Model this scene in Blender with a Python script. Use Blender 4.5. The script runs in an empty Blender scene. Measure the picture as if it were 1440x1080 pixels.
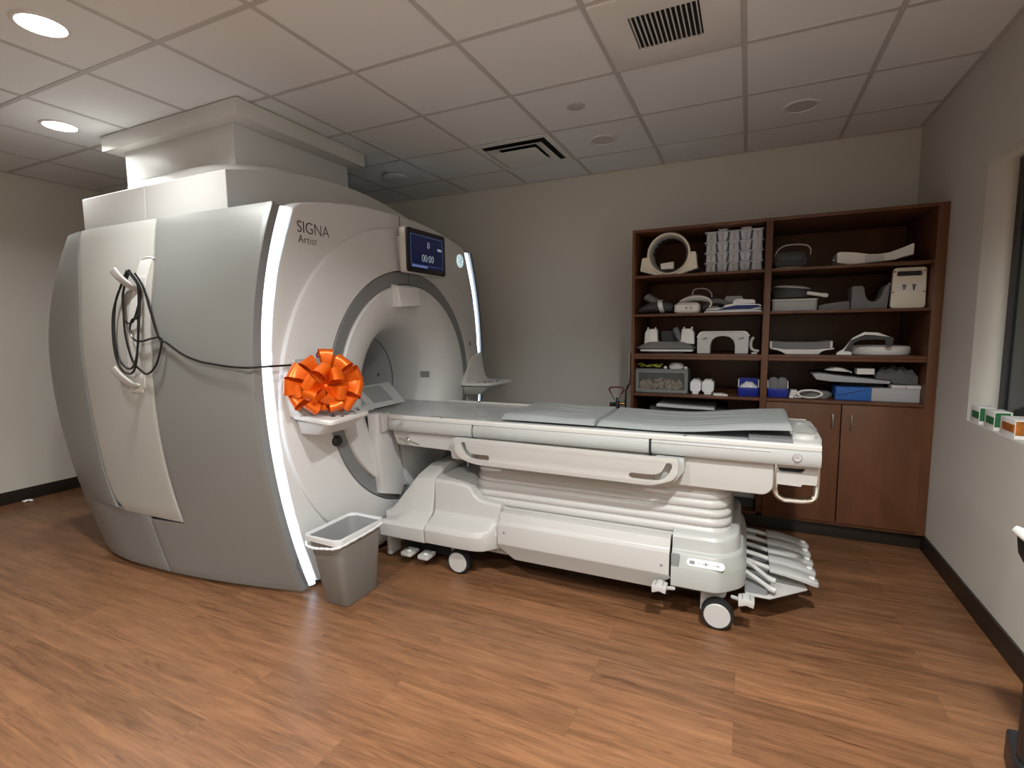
import bpy, bmesh, math, random
from mathutils import Vector, Matrix
PI = math.pi
rnd = random.Random(7)
SC = bpy.context.scene
COL = SC.collection
H = 2.728                      # ceiling height

# ------------------------------------------------------------------ camera
F_, YAW, PIT, ROL = 711.4, -.4354, -.1087, -.0132
fw = Vector((math.sin(YAW)*math.cos(PIT), math.cos(YAW)*math.cos(PIT), math.sin(PIT)))
r0 = Vector((math.cos(YAW), -math.sin(YAW), 0)); u0 = r0.cross(fw)
rt = r0*math.cos(ROL)+u0*math.sin(ROL); up = -r0*math.sin(ROL)+u0*math.cos(ROL)
cd = bpy.data.cameras.new('camera'); cam = bpy.data.objects.new('camera', cd); COL.objects.link(cam)
cam.matrix_world = Matrix(((rt.x, up.x, -fw.x, 0), (rt.y, up.y, -fw.y, 0), (rt.z, up.z, -fw.z, 1.40), (0, 0, 0, 1)))
cd.sensor_width = 36; cd.lens = F_/1440*36; cd.clip_start = .05
SC.camera = cam
# ------------------------------------------------------------------ world, lights, exposure
w = bpy.data.worlds.new('world'); SC.world = w; w.use_nodes = True
w.node_tree.nodes['Background'].inputs[0].default_value = (.9, .95, 1, 1)
w.node_tree.nodes['Background'].inputs[1].default_value = .02
SC.view_settings.view_transform = 'Standard'; SC.view_settings.look = 'None'
SC.view_settings.exposure = 0.9; SC.view_settings.gamma = 1
LAMPS_ON = [(-2.8, 1.27, 9.5), (-4.03, 1.87, 6.5), (.30, .72, 42), (-1.28, -.25, 32), (.25, -1.2, 30)]
LAMP_COL = (.985, 1, .985)
for x, y, e in LAMPS_ON:
    l = bpy.data.lights.new('downlight_light', 'AREA'); l.shape = 'DISK'; l.size = .13; l.energy = e; l.color = LAMP_COL
    l.spread = math.radians(145)
    o = bpy.data.objects.new('downlight_light', l); COL.objects.link(o); o.location = (x, y, H-.012)

# ------------------------------------------------------------------ materials
def mat(name, col, rough=.5, metal=0., emit=None, es=0., bump=0., bscale=80., trans=0., coat=0., var=0., vscale=4., ior=1.45):
    m = bpy.data.materials.new(name); m.use_nodes = True; nt = m.node_tree; b = nt.nodes['Principled BSDF']
    b.inputs['Base Color'].default_value = (*col, 1); b.inputs['Roughness'].default_value = rough
    b.inputs['Metallic'].default_value = metal; b.inputs['IOR'].default_value = ior
    if trans: b.inputs['Transmission Weight'].default_value = trans
    if coat: b.inputs['Coat Weight'].default_value = coat; b.inputs['Coat Roughness'].default_value = .1
    if emit: b.inputs['Emission Color'].default_value = (*emit, 1); b.inputs['Emission Strength'].default_value = es
    tc = nt.nodes.new('ShaderNodeTexCoord')
    if bump:
        n = nt.nodes.new('ShaderNodeTexNoise'); n.inputs['Scale'].default_value = bscale; n.inputs['Detail'].default_value = 3
        bp = nt.nodes.new('ShaderNodeBump'); bp.inputs['Strength'].default_value = bump; bp.inputs['Distance'].default_value = .002
        nt.links.new(tc.outputs['Object'], n.inputs['Vector']); nt.links.new(n.outputs[0], bp.inputs['Height']); nt.links.new(bp.outputs[0], b.inputs['Normal'])
    if var:
        n = nt.nodes.new('ShaderNodeTexNoise'); n.inputs['Scale'].default_value = vscale; n.inputs['Detail'].default_value = 4
        nt.links.new(tc.outputs['Object'], n.inputs['Vector'])
        r = nt.nodes.new('ShaderNodeValToRGB')
        r.color_ramp.elements[0].position = .3; r.color_ramp.elements[1].position = .7
        r.color_ramp.elements[0].color = (*[c*(1-var) for c in col], 1); r.color_ramp.elements[1].color = (*[min(1, c*(1+var)) for c in col], 1)
        nt.links.new(n.outputs[0], r.inputs[0]); nt.links.new(r.outputs[0], b.inputs['Base Color'])
    return m

def wood_mat(name, c1, c2, rough, axis_scale, plank=None, knots=False):
    m = bpy.data.materials.new(name); m.use_nodes = True; nt = m.node_tree; N = nt.nodes; L = nt.links; b = N['Principled BSDF']
    tc = N.new('ShaderNodeTexCoord')
    mp = N.new('ShaderNodeMapping'); mp.inputs['Scale'].default_value = axis_scale
    L.new(tc.outputs['Object'], mp.inputs['Vector'])
    vec = mp.outputs[0]
    ramp = N.new('ShaderNodeValToRGB'); ramp.color_ramp.elements[0].color = (*c1, 1); ramp.color_ramp.elements[1].color = (*c2, 1)
    ramp.color_ramp.elements[0].position = .33 if knots else .25; ramp.color_ramp.elements[1].position = .64 if knots else .72
    if plank:
        br = N.new('ShaderNodeTexBrick'); br.offset = .43; br.offset_frequency = 2; br.squash = 1
        for k, v in (('Scale', 1), ('Mortar Size', .0007), ('Mortar Smooth', .0), ('Bias', 0), ('Brick Width', plank[0]), ('Row Height', plank[1])): br.inputs[k].default_value = v
        br.inputs['Color1'].default_value = (0, 0, 0, 1); br.inputs['Color2'].default_value = (1, 1, 1, 1); br.inputs['Mortar'].default_value = (.3, .3, .3, 1)
        L.new(tc.outputs['Object'], br.inputs['Vector'])
        # shift the grain of each plank
        sh = N.new('ShaderNodeVectorMath'); sh.operation = 'SCALE'; sh.inputs['Scale'].default_value = 7.3
        L.new(br.outputs['Color'], sh.inputs[0])
        ad = N.new('ShaderNodeVectorMath'); ad.operation = 'ADD'; L.new(vec, ad.inputs[0]); L.new(sh.outputs[0], ad.inputs[1]); vec = ad.outputs[0]
    n1 = N.new('ShaderNodeTexNoise'); n1.inputs['Scale'].default_value = 1; n1.inputs['Detail'].default_value = 7; n1.inputs['Roughness'].default_value = .65; n1.inputs['Distortion'].default_value = .6
    L.new(vec, n1.inputs['Vector'])
    fac = n1.outputs[0]
    if knots:
        s2 = N.new('ShaderNodeVectorMath'); s2.operation = 'MULTIPLY'; s2.inputs[1].default_value = (2.6, 6.5, 1); L.new(vec, s2.inputs[0])
        n2 = N.new('ShaderNodeTexNoise'); n2.inputs['Scale'].default_value = 1; n2.inputs['Detail'].default_value = 4; n2.inputs['Roughness'].default_value = .7; L.new(s2.outputs[0], n2.inputs['Vector'])
        m2 = N.new('ShaderNodeMix'); m2.data_type = 'FLOAT'; m2.inputs[0].default_value = .38; L.new(fac, m2.inputs[2]); L.new(n2.outputs[0], m2.inputs[3]); fac = m2.outputs[0]
    if plank:
        mx = N.new('ShaderNodeMix'); mx.data_type = 'FLOAT'; mx.inputs[0].default_value = .10
        L.new(fac, mx.inputs[2]); L.new(br.outputs['Color'], mx.inputs[3]); fac = mx.outputs[0]
    L.new(fac, ramp.inputs[0]); colr = ramp.outputs[0]
    if knots:
        mk = N.new('ShaderNodeMapping'); mk.inputs['Scale'].default_value = (3.6, 26, 1); L.new(tc.outputs['Object'], mk.inputs['Vector'])
        nk = N.new('ShaderNodeTexNoise'); nk.inputs['Scale'].default_value = 1.6; nk.inputs['Detail'].default_value = 5; nk.inputs['Distortion'].default_value = 1.2
        L.new(mk.outputs[0], nk.inputs['Vector'])
        rk = N.new('ShaderNodeValToRGB'); rk.color_ramp.elements[0].position = .62; rk.color_ramp.elements[1].position = .80
        rk.color_ramp.elements[0].color = (1, 1, 1, 1); rk.color_ramp.elements[1].color = (.5, .42, .38, 1)
        L.new(nk.outputs[0], rk.inputs[0])
        mm = N.new('ShaderNodeMix'); mm.data_type = 'RGBA'; mm.blend_type = 'MULTIPLY'; mm.inputs[0].default_value = 1
        L.new(colr, mm.inputs[6]); L.new(rk.outputs[0], mm.inputs[7]); colr = mm.outputs[2]
        mt = N.new('ShaderNodeMix'); mt.data_type = 'RGBA'; mt.blend_type = 'MULTIPLY'
        L.new(br.outputs['Fac'], mt.inputs[0]); L.new(colr, mt.inputs[6]); mt.inputs[7].default_value = (.75, .7, .68, 1); colr = mt.outputs[2]
    L.new(colr, b.inputs['Base Color']); b.inputs['Roughness'].default_value = rough; b.inputs['Specular IOR Level'].default_value = .38
    bp = N.new('ShaderNodeBump'); bp.inputs['Strength'].default_value = .12; bp.inputs['Distance'].default_value = .001
    L.new(n1.outputs[0], bp.inputs['Height']); L.new(bp.outputs[0], b.inputs['Normal'])
    return m

M = dict(
    floor=wood_mat('wood_plank_floor', (.082, .037, .017), (.255, .119, .056), .36, (2.6, 30, 1), (1.22, .152), True),
    shelf=wood_mat('cherry_laminate', (.080, .031, .014), (.165, .066, .030), .42, (5, 5, 1.2)),
    wall=mat('beige_wall_paint', (.62, .59, .53), .75, bump=.25, bscale=300),
    ceil=mat('ceiling_tile', (.78, .80, .81), .9, bump=.5, bscale=220),
    tbar=mat('ceiling_grid_paint', (.52, .51, .50), .6),
    base=mat('dark_brown_vinyl', (.022, .016, .012), .45),
    silver=mat('silver_grey_paint', (.25, .252, .24), .40, metal=.2),
    door=mat('door_off_white_paint', (.43, .42, .39), .4),
    white=mat('white_plastic', (.60, .59, .565), .38),
    fascia=mat('light_grey_plastic', (.60, .597, .595), .42),
    ring=mat('mid_grey_plastic', (.20, .205, .21), .4),
    bore=mat('bore_grey_plastic', (.56, .56, .57), .35),
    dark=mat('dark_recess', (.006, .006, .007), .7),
    black=mat('black_plastic', (.018, .018, .02), .4),
    rubber=mat('black_rubber', (.012, .012, .012), .6),
    cream=mat('warm_white_plastic', (.46, .45, .43), .36),
    table=mat('table_grey_plastic', (.43, .435, .42), .3),
    tabletop=mat('glossy_grey_tabletop', (.50, .51, .51), .18),
    pad=mat('grey_foam_pad', (.33, .35, .345), .55, bump=.2, bscale=200),
    basegrey=mat('base_grey_plastic', (.38, .39, .37), .38),
    chrome=mat('chrome', (.75, .74, .70), .12, metal=1),
    steel=mat('brushed_steel', (.55, .55, .56), .3, metal=1),
    led=mat('led_light', (.8, .85, .9), .4, emit=(.64, .81, 1), es=2.0),
    ledrim=mat('led_diffuser_edge', (.8, .85, .9), .3, emit=(.72, .85, 1), es=.5),
    lens=mat('lamp_lens_lit', (1, 1, 1), .4, emit=(1, .97, .90), es=6),
    lensoff=mat('lamp_lens_unlit', (.55, .54, .53), .3),
    trim=mat('white_metal_trim', (.72, .72, .71), .4),
    orange=mat('orange_satin_ribbon', (.80, .135, .008), .32, metal=.35),
    trash=mat('taupe_plastic', (.21, .20, .185), .5),
    liner=mat('clear_plastic_liner', (.8, .8, .8), .15, trans=.92, ior=1.12),
    emblem=mat('emblem_light', (.6, .7, .7), .4, emit=(.70, .95, .95), es=.42),
    linerrim=mat('white_liner_rim', (.78, .78, .78), .25, trans=.25, ior=1.2),
    innerfilm=mat('dark_liner_inside', (.26, .26, .265), .14),  # clear liner's inside: dimness within the bin is put into this opaque grey
    screen=mat('dark_blue_screen', (.004, .007, .03), .15, emit=(.002, .003, .012), es=1.0),
    glyph=mat('screen_glyph', (.1, .1, .1), .5, emit=(.55, .65, .65), es=.45),
    screenline=mat('screen_line', (.02, .03, .08), .5, emit=(.05, .07, .14), es=1.0),
    logo=mat('dark_grey_print', (.045, .042, .045), .5),
    red=mat('dark_red_plastic', (.16, .02, .025), .4),
    glass=mat('tinted_dark_room_glass', (.035, .045, .042), .08),  # opaque greenish pane; the unlit control room behind is put into its dark colour
    bluebox=mat('royal_blue_plastic', (.012, .028, .30), .35),
    bluefoam=mat('mid_blue_foam', (.025, .13, .45), .6),
    greycase=mat('grey_case_plastic', (.42, .42, .43), .5),
    darkfab=mat('dark_grey_fabric', (.075, .075, .078), .85, bump=.5, bscale=400),
    midfab=mat('grey_fabric', (.20, .20, .205), .8, bump=.5, bscale=400),
    bright=mat('bright_white_plastic', (.84, .83, .81), .38),
    binframe=mat('dark_grey_bin_plastic', (.20, .205, .20), .4),
    coil=mat('ivory_plastic', (.86, .82, .70), .4),
    rack=mat('blue_grey_moulded_plastic', (.55, .585, .66), .45),
    whitefab=mat('white_fabric', (.86, .86, .88), .7, bump=.4, bscale=120),
    navy=mat('navy_fabric', (.01, .03, .16), .6),
    clearbin=mat('smoky_bin_plastic', (.33, .33, .31), .3),
    beads=mat('beige_packets', (.55, .46, .33), .6, var=.5, vscale=60),
    yellow=mat('yellow_green_cord', (.45, .45, .08), .6),
    green=mat('green_card', (.03, .16, .06), .5),
    amber=mat('amber_card', (.5, .16, .02), .5, var=.7, vscale=14),
    card=mat('white_card', (.82, .81, .78), .6),
    film=mat('crinkled_plastic_film', (.11, .115, .115), .12),
    cordblack=mat('black_cable_jacket', (.01, .01, .01), .3),
)

# ------------------------------------------------------------------ mesh helpers
WL = {}
def root(name, label, cat, loc, group=None):
    o = bpy.data.objects.new(name, None); COL.objects.link(o); o.location = loc; o.empty_display_size = .1
    o['label'] = label; o['category'] = cat
    if group: o['group'] = group
    WL[o.name] = Vector(loc); return o
def tag(o, label, cat, group=None, kind=None):
    o['label'] = label; o['category'] = cat
    if group: o['group'] = group
    if kind: o['kind'] = kind
    return o
def B(): return bmesh.new()
def mk(name, bm, m, parent=None, loc=None, bevel=0., seg=2, ang=35, label=None, flip=False, smooth=True):
    bmesh.ops.remove_doubles(bm, verts=bm.verts[:], dist=1e-6)
    bmesh.ops.recalc_face_normals(bm, faces=bm.faces[:])
    if bevel:
        es = [e for e in bm.edges if len(e.link_faces) == 2 and e.calc_face_angle(0) > math.radians(28)]
        if es: bmesh.ops.bevel(bm, geom=es, offset=bevel, segments=seg, affect='EDGES', profile=.6, clamp_overlap=True)
    base = WL[parent.name] if parent else (Vector(loc) if loc is not None else None)
    if base is None:
        xs = [v.co for v in bm.verts]
        base = Vector((sum(v.x for v in xs)/len(xs), sum(v.y for v in xs)/len(xs), min(v.z for v in xs)))
    for v in bm.verts: v.co -= base
    me = bpy.data.meshes.new(name); bm.to_mesh(me); bm.free()
    if smooth:
        for p in me.polygons: p.use_smooth = True
        me.set_sharp_from_angle(angle=math.radians(ang))
    me.materials.append(m)
    o = bpy.data.objects.new(name, me); COL.objects.link(o)
    if parent: o.parent = parent
    else: o.location = base
    WL[o.name] = base
    if label: o['label'] = label
    return o
def struct(name, bm, m, **k):
    o = mk(name, bm, m, loc=(0, 0, 0), **k); o['kind'] = 'structure'; return o
def box(bm, x0, x1, y0, y1, z0, z1):
    v = [bm.verts.new(p) for p in [(x0,y0,z0),(x1,y0,z0),(x1,y1,z0),(x0,y1,z0),(x0,y0,z1),(x1,y0,z1),(x1,y1,z1),(x0,y1,z1)]]
    for f in [(3,2,1,0),(4,5,6,7),(0,1,5,4),(1,2,6,5),(2,3,7,6),(3,0,4,7)]: bm.faces.new([v[i] for i in f])
    return v
def ax3(axis, a, b, c):
    return {'x': (c, a, b), 'y': (a, c, b), 'z': (a, b, c)}[axis]
def prism(bm, pts, axis, a, b):
    """polygon pts: axis x -> (y,z); y -> (x,z); z -> (x,y); swept from a to b"""
    v0 = [bm.verts.new(ax3(axis, p[0], p[1], a)) for p in pts]; v1 = [bm.verts.new(ax3(axis, p[0], p[1], b)) for p in pts]
    n = len(pts); bm.faces.new(v0[::-1]); bm.faces.new(v1)
    for i in range(n): bm.faces.new((v0[i], v0[(i+1)%n], v1[(i+1)%n], v1[i]))
    return v0+v1
def loft(bm, rings, cap=True, closed=True):
    R = [[bm.verts.new(p) for p in r] for r in rings]; n = len(rings[0])
    for a, b in zip(R, R[1:]):
        for i in range(n if closed else n-1): bm.faces.new((a[i], a[(i+1)%n], b[(i+1)%n], b[i]))
    if cap and closed: bm.faces.new(R[0][::-1]); bm.faces.new(R[-1])
    return R
def rpoly(x0, x1, y0, y1, r, n=5):
    out = []
    r = min(r, (x1-x0)/2-1e-4, (y1-y0)/2-1e-4)
    for cx, cy, a in ((x1-r, y1-r, 0), (x0+r, y1-r, 90), (x0+r, y0+r, 180), (x1-r, y0+r, 270)):
        for i in range(n+1):
            t = math.radians(a+90*i/n); out.append((cx+r*math.cos(t), cy+r*math.sin(t)))
    return out
def rbox(bm, x0, x1, y0, y1, z0, z1, r, axis='z', n=5):
    if axis == 'z': prism(bm, rpoly(x0, x1, y0, y1, r, n), 'z', z0, z1)
    if axis == 'y': prism(bm, rpoly(x0, x1, z0, z1, r, n), 'y', y0, y1)
    if axis == 'x': prism(bm, rpoly(y0, y1, z0, z1, r, n), 'x', x0, x1)
def rounded(pts, rs, n=5):
    """round each corner of a polygon"""
    out = []; N = len(pts)
    if not isinstance(rs, (list, tuple)): rs = [rs]*N
    for i in range(N):
        p = Vector(pts[i]); a = Vector(pts[i-1]); b = Vector(pts[(i+1)%N]); r = rs[i]
        if r <= 0: out.append(tuple(p)); continue
        da, db = (a-p), (b-p); la, lb = da.length, db.length
        d = min(r, la*.49, lb*.49); s = p+da/la*d; e = p+db/lb*d
        for k in range(n+1):
            t = k/n; q = s*(1-t)**2+p*2*t*(1-t)+e*t*t; out.append(tuple(q))
    return out
def circ(c, r, axis, h, n=32, rx=None, a0=0):
    out = []
    for i in range(n):
        t = 2*PI*i/n+a0; out.append(ax3(axis, c[0]+r*math.cos(t), c[1]+(rx or r)*math.sin(t), h))
    return out
def lathe(bm, prof, c, axis, n=32, cap=True):
    """prof (r, h) along axis; c = centre in the plane"""
    rings = [circ(c, max(r, 1e-4), axis, h, n) for r, h in prof]
    loft(bm, rings, cap=cap)
def tube(bm, path, r, n=8, closed=False, caps=True):
    P = [Vector(p) for p in path]; k = len(P); rings = []; nrm = None
    for i in range(k):
        if closed: t = P[(i+1)%k]-P[i-1]
        else: t = P[min(i+1, k-1)]-P[max(i-1, 0)]
        t.normalize()
        if nrm is None:
            nrm = t.orthogonal().normalized()
        else:
            nrm = (nrm-t*nrm.dot(t)).normalized()
        bn = t.cross(nrm); rr = r[i] if isinstance(r, (list, tuple)) else r
        rings.append([P[i]+(nrm*math.cos(2*PI*j/n)+bn*math.sin(2*PI*j/n))*rr for j in range(n)])
    R = [[bm.verts.new(p) for p in q] for q in rings]
    rng = range(k) if closed else range(k-1)
    for a in rng:
        A, C = R[a], R[(a+1)%k]
        for j in range(n): bm.faces.new((A[j], A[(j+1)%n], C[(j+1)%n], C[j]))
    if not closed and caps: bm.faces.new(R[0][::-1]); bm.faces.new(R[-1])
def spline(pts, m=8, closed=False):
    P = [Vector(p) for p in pts]; out = []; n = len(P)
    rng = n if closed else n-1
    for i in range(rng):
        if closed: a, b, c, d = P[i-1], P[i], P[(i+1)%n], P[(i+2)%n]
        else: a, b, c, d = P[max(i-1, 0)], P[i], P[i+1], P[min(i+2, n-1)]
        for k in range(m):
            t = k/m
            out.append(.5*((2*b)+(c-a)*t+(2*a-5*b+4*c-d)*t*t+(3*b-3*c+d-a)*t**3))
    if not closed: out.append(P[-1])
    return out
def grid(bm, f, us, vs):
    R = [[bm.verts.new(f(u, v)) for v in vs] for u in us]
    for a, b in zip(R, R[1:]):
        for i in range(len(vs)-1): bm.faces.new((a[i], b[i], b[i+1], a[i+1]))
    return R
def shell(bm, f, us, vs, off):
    """two sheets f(u,v) and f+off joined at the rim"""
    A = grid(bm, f, us, vs); Bq = grid(bm, lambda u, v: Vector(f(u, v))+Vector(off(u, v)), us, vs)
    n, m = len(us), len(vs)
    for i in range(n-1):
        bm.faces.new((A[i][0], A[i+1][0], Bq[i+1][0], Bq[i][0])); bm.faces.new((A[i][m-1], A[i+1][m-1], Bq[i+1][m-1], Bq[i][m-1]))
    for j in range(m-1):
        bm.faces.new((A[0][j], A[0][j+1], Bq[0][j+1], Bq[0][j])); bm.faces.new((A[n-1][j], A[n-1][j+1], Bq[n-1][j+1], Bq[n-1][j]))
def lin(a, b, n): return [a+(b-a)*i/(n-1) for i in range(n)]
def interp(x, xs, ys):
    if x <= xs[0]: return ys[0]
    for i in range(1, len(xs)):
        if x <= xs[i]:
            t = (x-xs[i-1])/(xs[i]-xs[i-1]); return ys[i-1]+(ys[i]-ys[i-1])*t
    return ys[-1]
def sinterp(x, xs, ys):
    """Catmull-Rom style smooth interpolation"""
    n = len(xs)
    if x <= xs[0]: return ys[0]
    if x >= xs[-1]: return ys[-1]
    for i in range(1, n):
        if x <= xs[i]:
            h = xs[i]-xs[i-1]; t = (x-xs[i-1])/h
            d = lambda k: (ys[min(k+1, n-1)]-ys[max(k-1, 0)])/(xs[min(k+1, n-1)]-xs[max(k-1, 0)])
            m0, m1 = d(i-1)*h, d(i)*h
            return (2*t**3-3*t*t+1)*ys[i-1]+(t**3-2*t*t+t)*m0+(-2*t**3+3*t*t)*ys[i]+(t**3-t*t)*m1
def plate(bm, outlines, axis, a, b):
    """flat plate with holes: the first outline is the rim, the rest are holes"""
    cu = bpy.data.curves.new('tmp', 'CURVE'); cu.dimensions = '2D'; cu.fill_mode = 'BOTH'
    for pts in outlines:
        s = cu.splines.new('POLY'); s.points.add(len(pts)-1); s.use_cyclic_u = True
        for i, p in enumerate(pts): s.points[i].co = (p[0], p[1], 0, 1)
    cu.extrude = abs(b-a)/2
    o = bpy.data.objects.new('tmp', cu); COL.objects.link(o)
    dg = bpy.context.evaluated_depsgraph_get(); dg.update()
    me = bpy.data.meshes.new_from_object(o.evaluated_get(dg))
    bpy.data.objects.remove(o); bpy.data.curves.remove(cu)
    n0 = len(bm.verts); bm.from_mesh(me); bm.verts.ensure_lookup_table()
    for v in bm.verts[n0:]:
        v.co = Vector(ax3(axis, v.co.x, v.co.y, (a+b)/2+v.co.z))
    bpy.data.meshes.remove(me)
def text_mesh(bm, s, size, mtx, ext=.001, xs=1.0, align='LEFT', thin=0.):
    cu = bpy.data.curves.new('tmp', 'FONT'); cu.body = s; cu.size = size; cu.extrude = ext; cu.offset = -thin; cu.align_x = align; cu.space_character = 1.0
    o = bpy.data.objects.new('tmp', cu); COL.objects.link(o)
    dg = bpy.context.evaluated_depsgraph_get(); dg.update()
    me = bpy.data.meshes.new_from_object(o.evaluated_get(dg))
    bpy.data.objects.remove(o); bpy.data.curves.remove(cu)
    n0 = len(bm.verts); bm.from_mesh(me); bm.verts.ensure_lookup_table()
    for v in bm.verts[n0:]: v.co = mtx @ Vector((v.co.x*xs, v.co.y, v.co.z))
    bpy.data.meshes.remove(me)
def copy_tree(o, loc, rz=None, parent=None):
    c = o.copy(); COL.objects.link(c)
    if parent: c.parent = parent
    else:
        c.location = loc; WL[c.name] = Vector(loc)
        if rz is not None: c.rotation_euler = (0, 0, rz)
    for ch in [q for q in KIDS.get(o.name, [])]:
        copy_tree(ch, None, None, c)
    return c
KIDS = {}
def index_kids(o):
    for ch in o.children: KIDS.setdefault(o.name, []).append(ch); index_kids(ch)
def transform(bm, mtx, verts=None):
    for v in (verts or bm.verts): v.co = mtx @ v.co

# ------------------------------------------------------------------ room shell
XL, XR, YB, YF = -5.55, 1.03, 4.45, -2.2
b = B(); box(b, XL-.1, XR+.3, YF-.1, YB+.1, -.08, 0); struct('floor', b, M['floor'], smooth=False)
b = B(); box(b, XL-.1, XR+.3, YF-.1, YB+.1, H, H+.06); struct('ceiling', b, M['ceil'], smooth=False)
b = B(); box(b, XL-.1, XR+.3, YB, YB+.1, 0, H); struct('wall_back', b, M['wall'], smooth=False)
b = B(); box(b, XL-.1, XL, YF, YB, 0, H); struct('wall_left', b, M['wall'], smooth=False)
b = B(); box(b, XL-.1, XR+.3, YF-.1, YF, 0, H); struct('wall_front', b, M['wall'], smooth=False)
WY0, WY1, WZ0, WZ1 = 1.55, 3.29, .905, 2.178
b = B(); plate(b, [[(YF, 0), (YB, 0), (YB, H), (YF, H)], [(WY0, WZ0), (WY1, WZ0), (WY1, WZ1), (WY0, WZ1)]], 'x', XR, XR+.19)
struct('wall_right', b, M['wall'], smooth=False)
wr = bpy.data.objects.new('window_1', None); COL.objects.link(wr); wr.location = (1.16, (WY0+WY1)/2, WZ0); wr['kind'] = 'structure'; WL[wr.name] = Vector(wr.location)
b = B(); plate(b, [[(WY0, WZ0), (WY1, WZ0), (WY1, WZ1), (WY0, WZ1)], [(WY0+.045, WZ0+.045), (WY1-.045, WZ0+.045), (WY1-.045, WZ1-.045), (WY0+.045, WZ1-.045)]], 'x', 1.146, 1.18)
mk('window_frame', b, M['black'], wr, bevel=.003)
b = B(); box(b, 1.158, 1.168, WY0+.045, WY1-.045, WZ0+.045, WZ1-.045); mk('glass_pane', b, M['glass'], wr)
b = B(); box(b, XL, XL+.012, YF, YB, 0, .105); struct('baseboard_left', b, M['base'], bevel=.003)
b = B(); box(b, XL+.012, -.80, YB-.012, YB, 0, .105); struct('baseboard_back', b, M['base'], bevel=.003)
b = B(); box(b, XR-.012, XR, YF, 3.80, 0, .105); struct('baseboard_right', b, M['base'], bevel=.003)
b = B(); box(b, XL+.012, XR-.012, YF, YF+.012, 0, .105); struct('baseboard_front', b, M['base'], bevel=.003)
# ceiling grid
GX = [.5498+.6096*i for i in range(-10, 1)]; GY = [4.60-.606*j for j in range(1, 12)]
DUCT = (-4.0, -2.66, 2.08, 3.14)
b = B()
for x in GX: box(b, x-.012, x+.012, YF, YB, H-.004, H)
for y in GY:
    xs = [XL]+GX+[XR]
    for a, c in zip(xs, xs[1:]):
        a2 = a+.012 if a != XL else a; c2 = c-.012 if c != XR else c
        box(b, a2, c2, y-.012, y+.012, H-.0035, H)
struct('trim_1', b, M['tbar'], smooth=False)
b = B()
for pts in ([(XL, YF), (XL, YB), (XL+.02, YB), (XL+.02, YF)], [(XR-.02, YF), (XR-.02, YB), (XR, YB), (XR, YF)], [(XL+.02, YB-.02), (XL+.02, YB), (XR-.02, YB), (XR-.02, YB-.02)]):
    prism(b, pts, 'z', H-.0045, H-.0002)
struct('trim_2', b, M['tbar'], smooth=False)

# ------------------------------------------------------------------ ceiling fixtures
def downlight(x, y, lit, label, group=None):
    r = root('downlight', label, 'ceiling light', (x, y, H), group)
    b = B(); lathe(b, [(.102, H), (.102, H-.005), (.098, H-.008), (.088, H-.008), (.084, H-.003), (.084, H)], (x, y), 'z', 40, cap=False); mk('trim_ring', b, M['trim'], r)
    b = B()
    if lit: lathe(b, [(.084, H-.002), (.084, H-.006), (.05, H-.0065), (.0, H-.0068)], (x, y), 'z', 40)
    else: lathe(b, [(.084, H-.001), (.084, H-.003), (.06, H-.0025), (0, H-.0015)], (x, y), 'z', 40)
    mk('lens', b, M['lens'] if lit else M['lensoff'], r)
for (x, y, e), lab in zip(LAMPS_ON, ('lit round ceiling downlight nearest the top left corner of the view', 'lit round ceiling downlight left of the square ceiling duct collar',
        'lit round ceiling downlight above the viewer near the right wall', 'lit round ceiling downlight behind the viewer toward the left', 'lit round ceiling downlight farthest behind the viewer')):
    downlight(x, y, True, lab)
downlight(-.98, 3.70, False, 'unlit round ceiling downlight beside the square air diffuser')
downlight(.25, 3.70, False, 'unlit round ceiling downlight above the right half of the bookcase')
b = B(); c = (-2.8, 3.69); lathe(b, [(.06, H), (.06, H-.012), (.105, H-.014), (.108, H-.022), (.09, H-.028), (0, H-.03)], c, 'z', 36)
tag(mk('ceiling_speaker', b, M['trim']), 'round white disc fixture hanging below the dim ceiling behind the scanner', 'ceiling speaker')
b = B(); c = (-.984, 3.08); lathe(b, [(.055, H), (.055, H-.005), (.045, H-.008), (0, H-.008)], c, 'z', 28)
tag(mk('sprinkler_cover', b, M['tbar']), 'small plain flat disc on the ceiling tile in front of the unlit downlight', 'sprinkler cover')
# return grille panel
x0, x1, y0, y1 = -.67+.012, -.06-.012, 2.176+.012, 2.782-.012
r = root('return_air_grille', 'square white ceiling panel with a black slotted return air grille in its middle', 'air vent', ((x0+x1)/2, (y0+y1)/2, H))
gx0, gx1, gy0, gy1 = -.515, -.225, 2.33, 2.605
b = B(); plate(b, [[(x0, y0), (x1, y0), (x1, y1), (x0, y1)], [(gx0, gy0), (gx1, gy0), (gx1, gy1), (gx0, gy1)]], 'z', H-.012, H-.001); mk('panel', b, M['trim'], r, bevel=.001)
b = B(); box(b, gx0, gx1, gy0, gy1, H-.003, H-.001); mk('dark_opening', b, M['dark'], r)
for i in range(14):
    x = gx0+(gx1-gx0)*(i+.5)/14
    b = B(); prism(b, [(x-.003, H-.013), (x-.001, H-.013), (x+.002, H-.006), (x, H-.006)], 'y', gy0, gy1); mk('slat', b, M['trim'], r)
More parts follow.
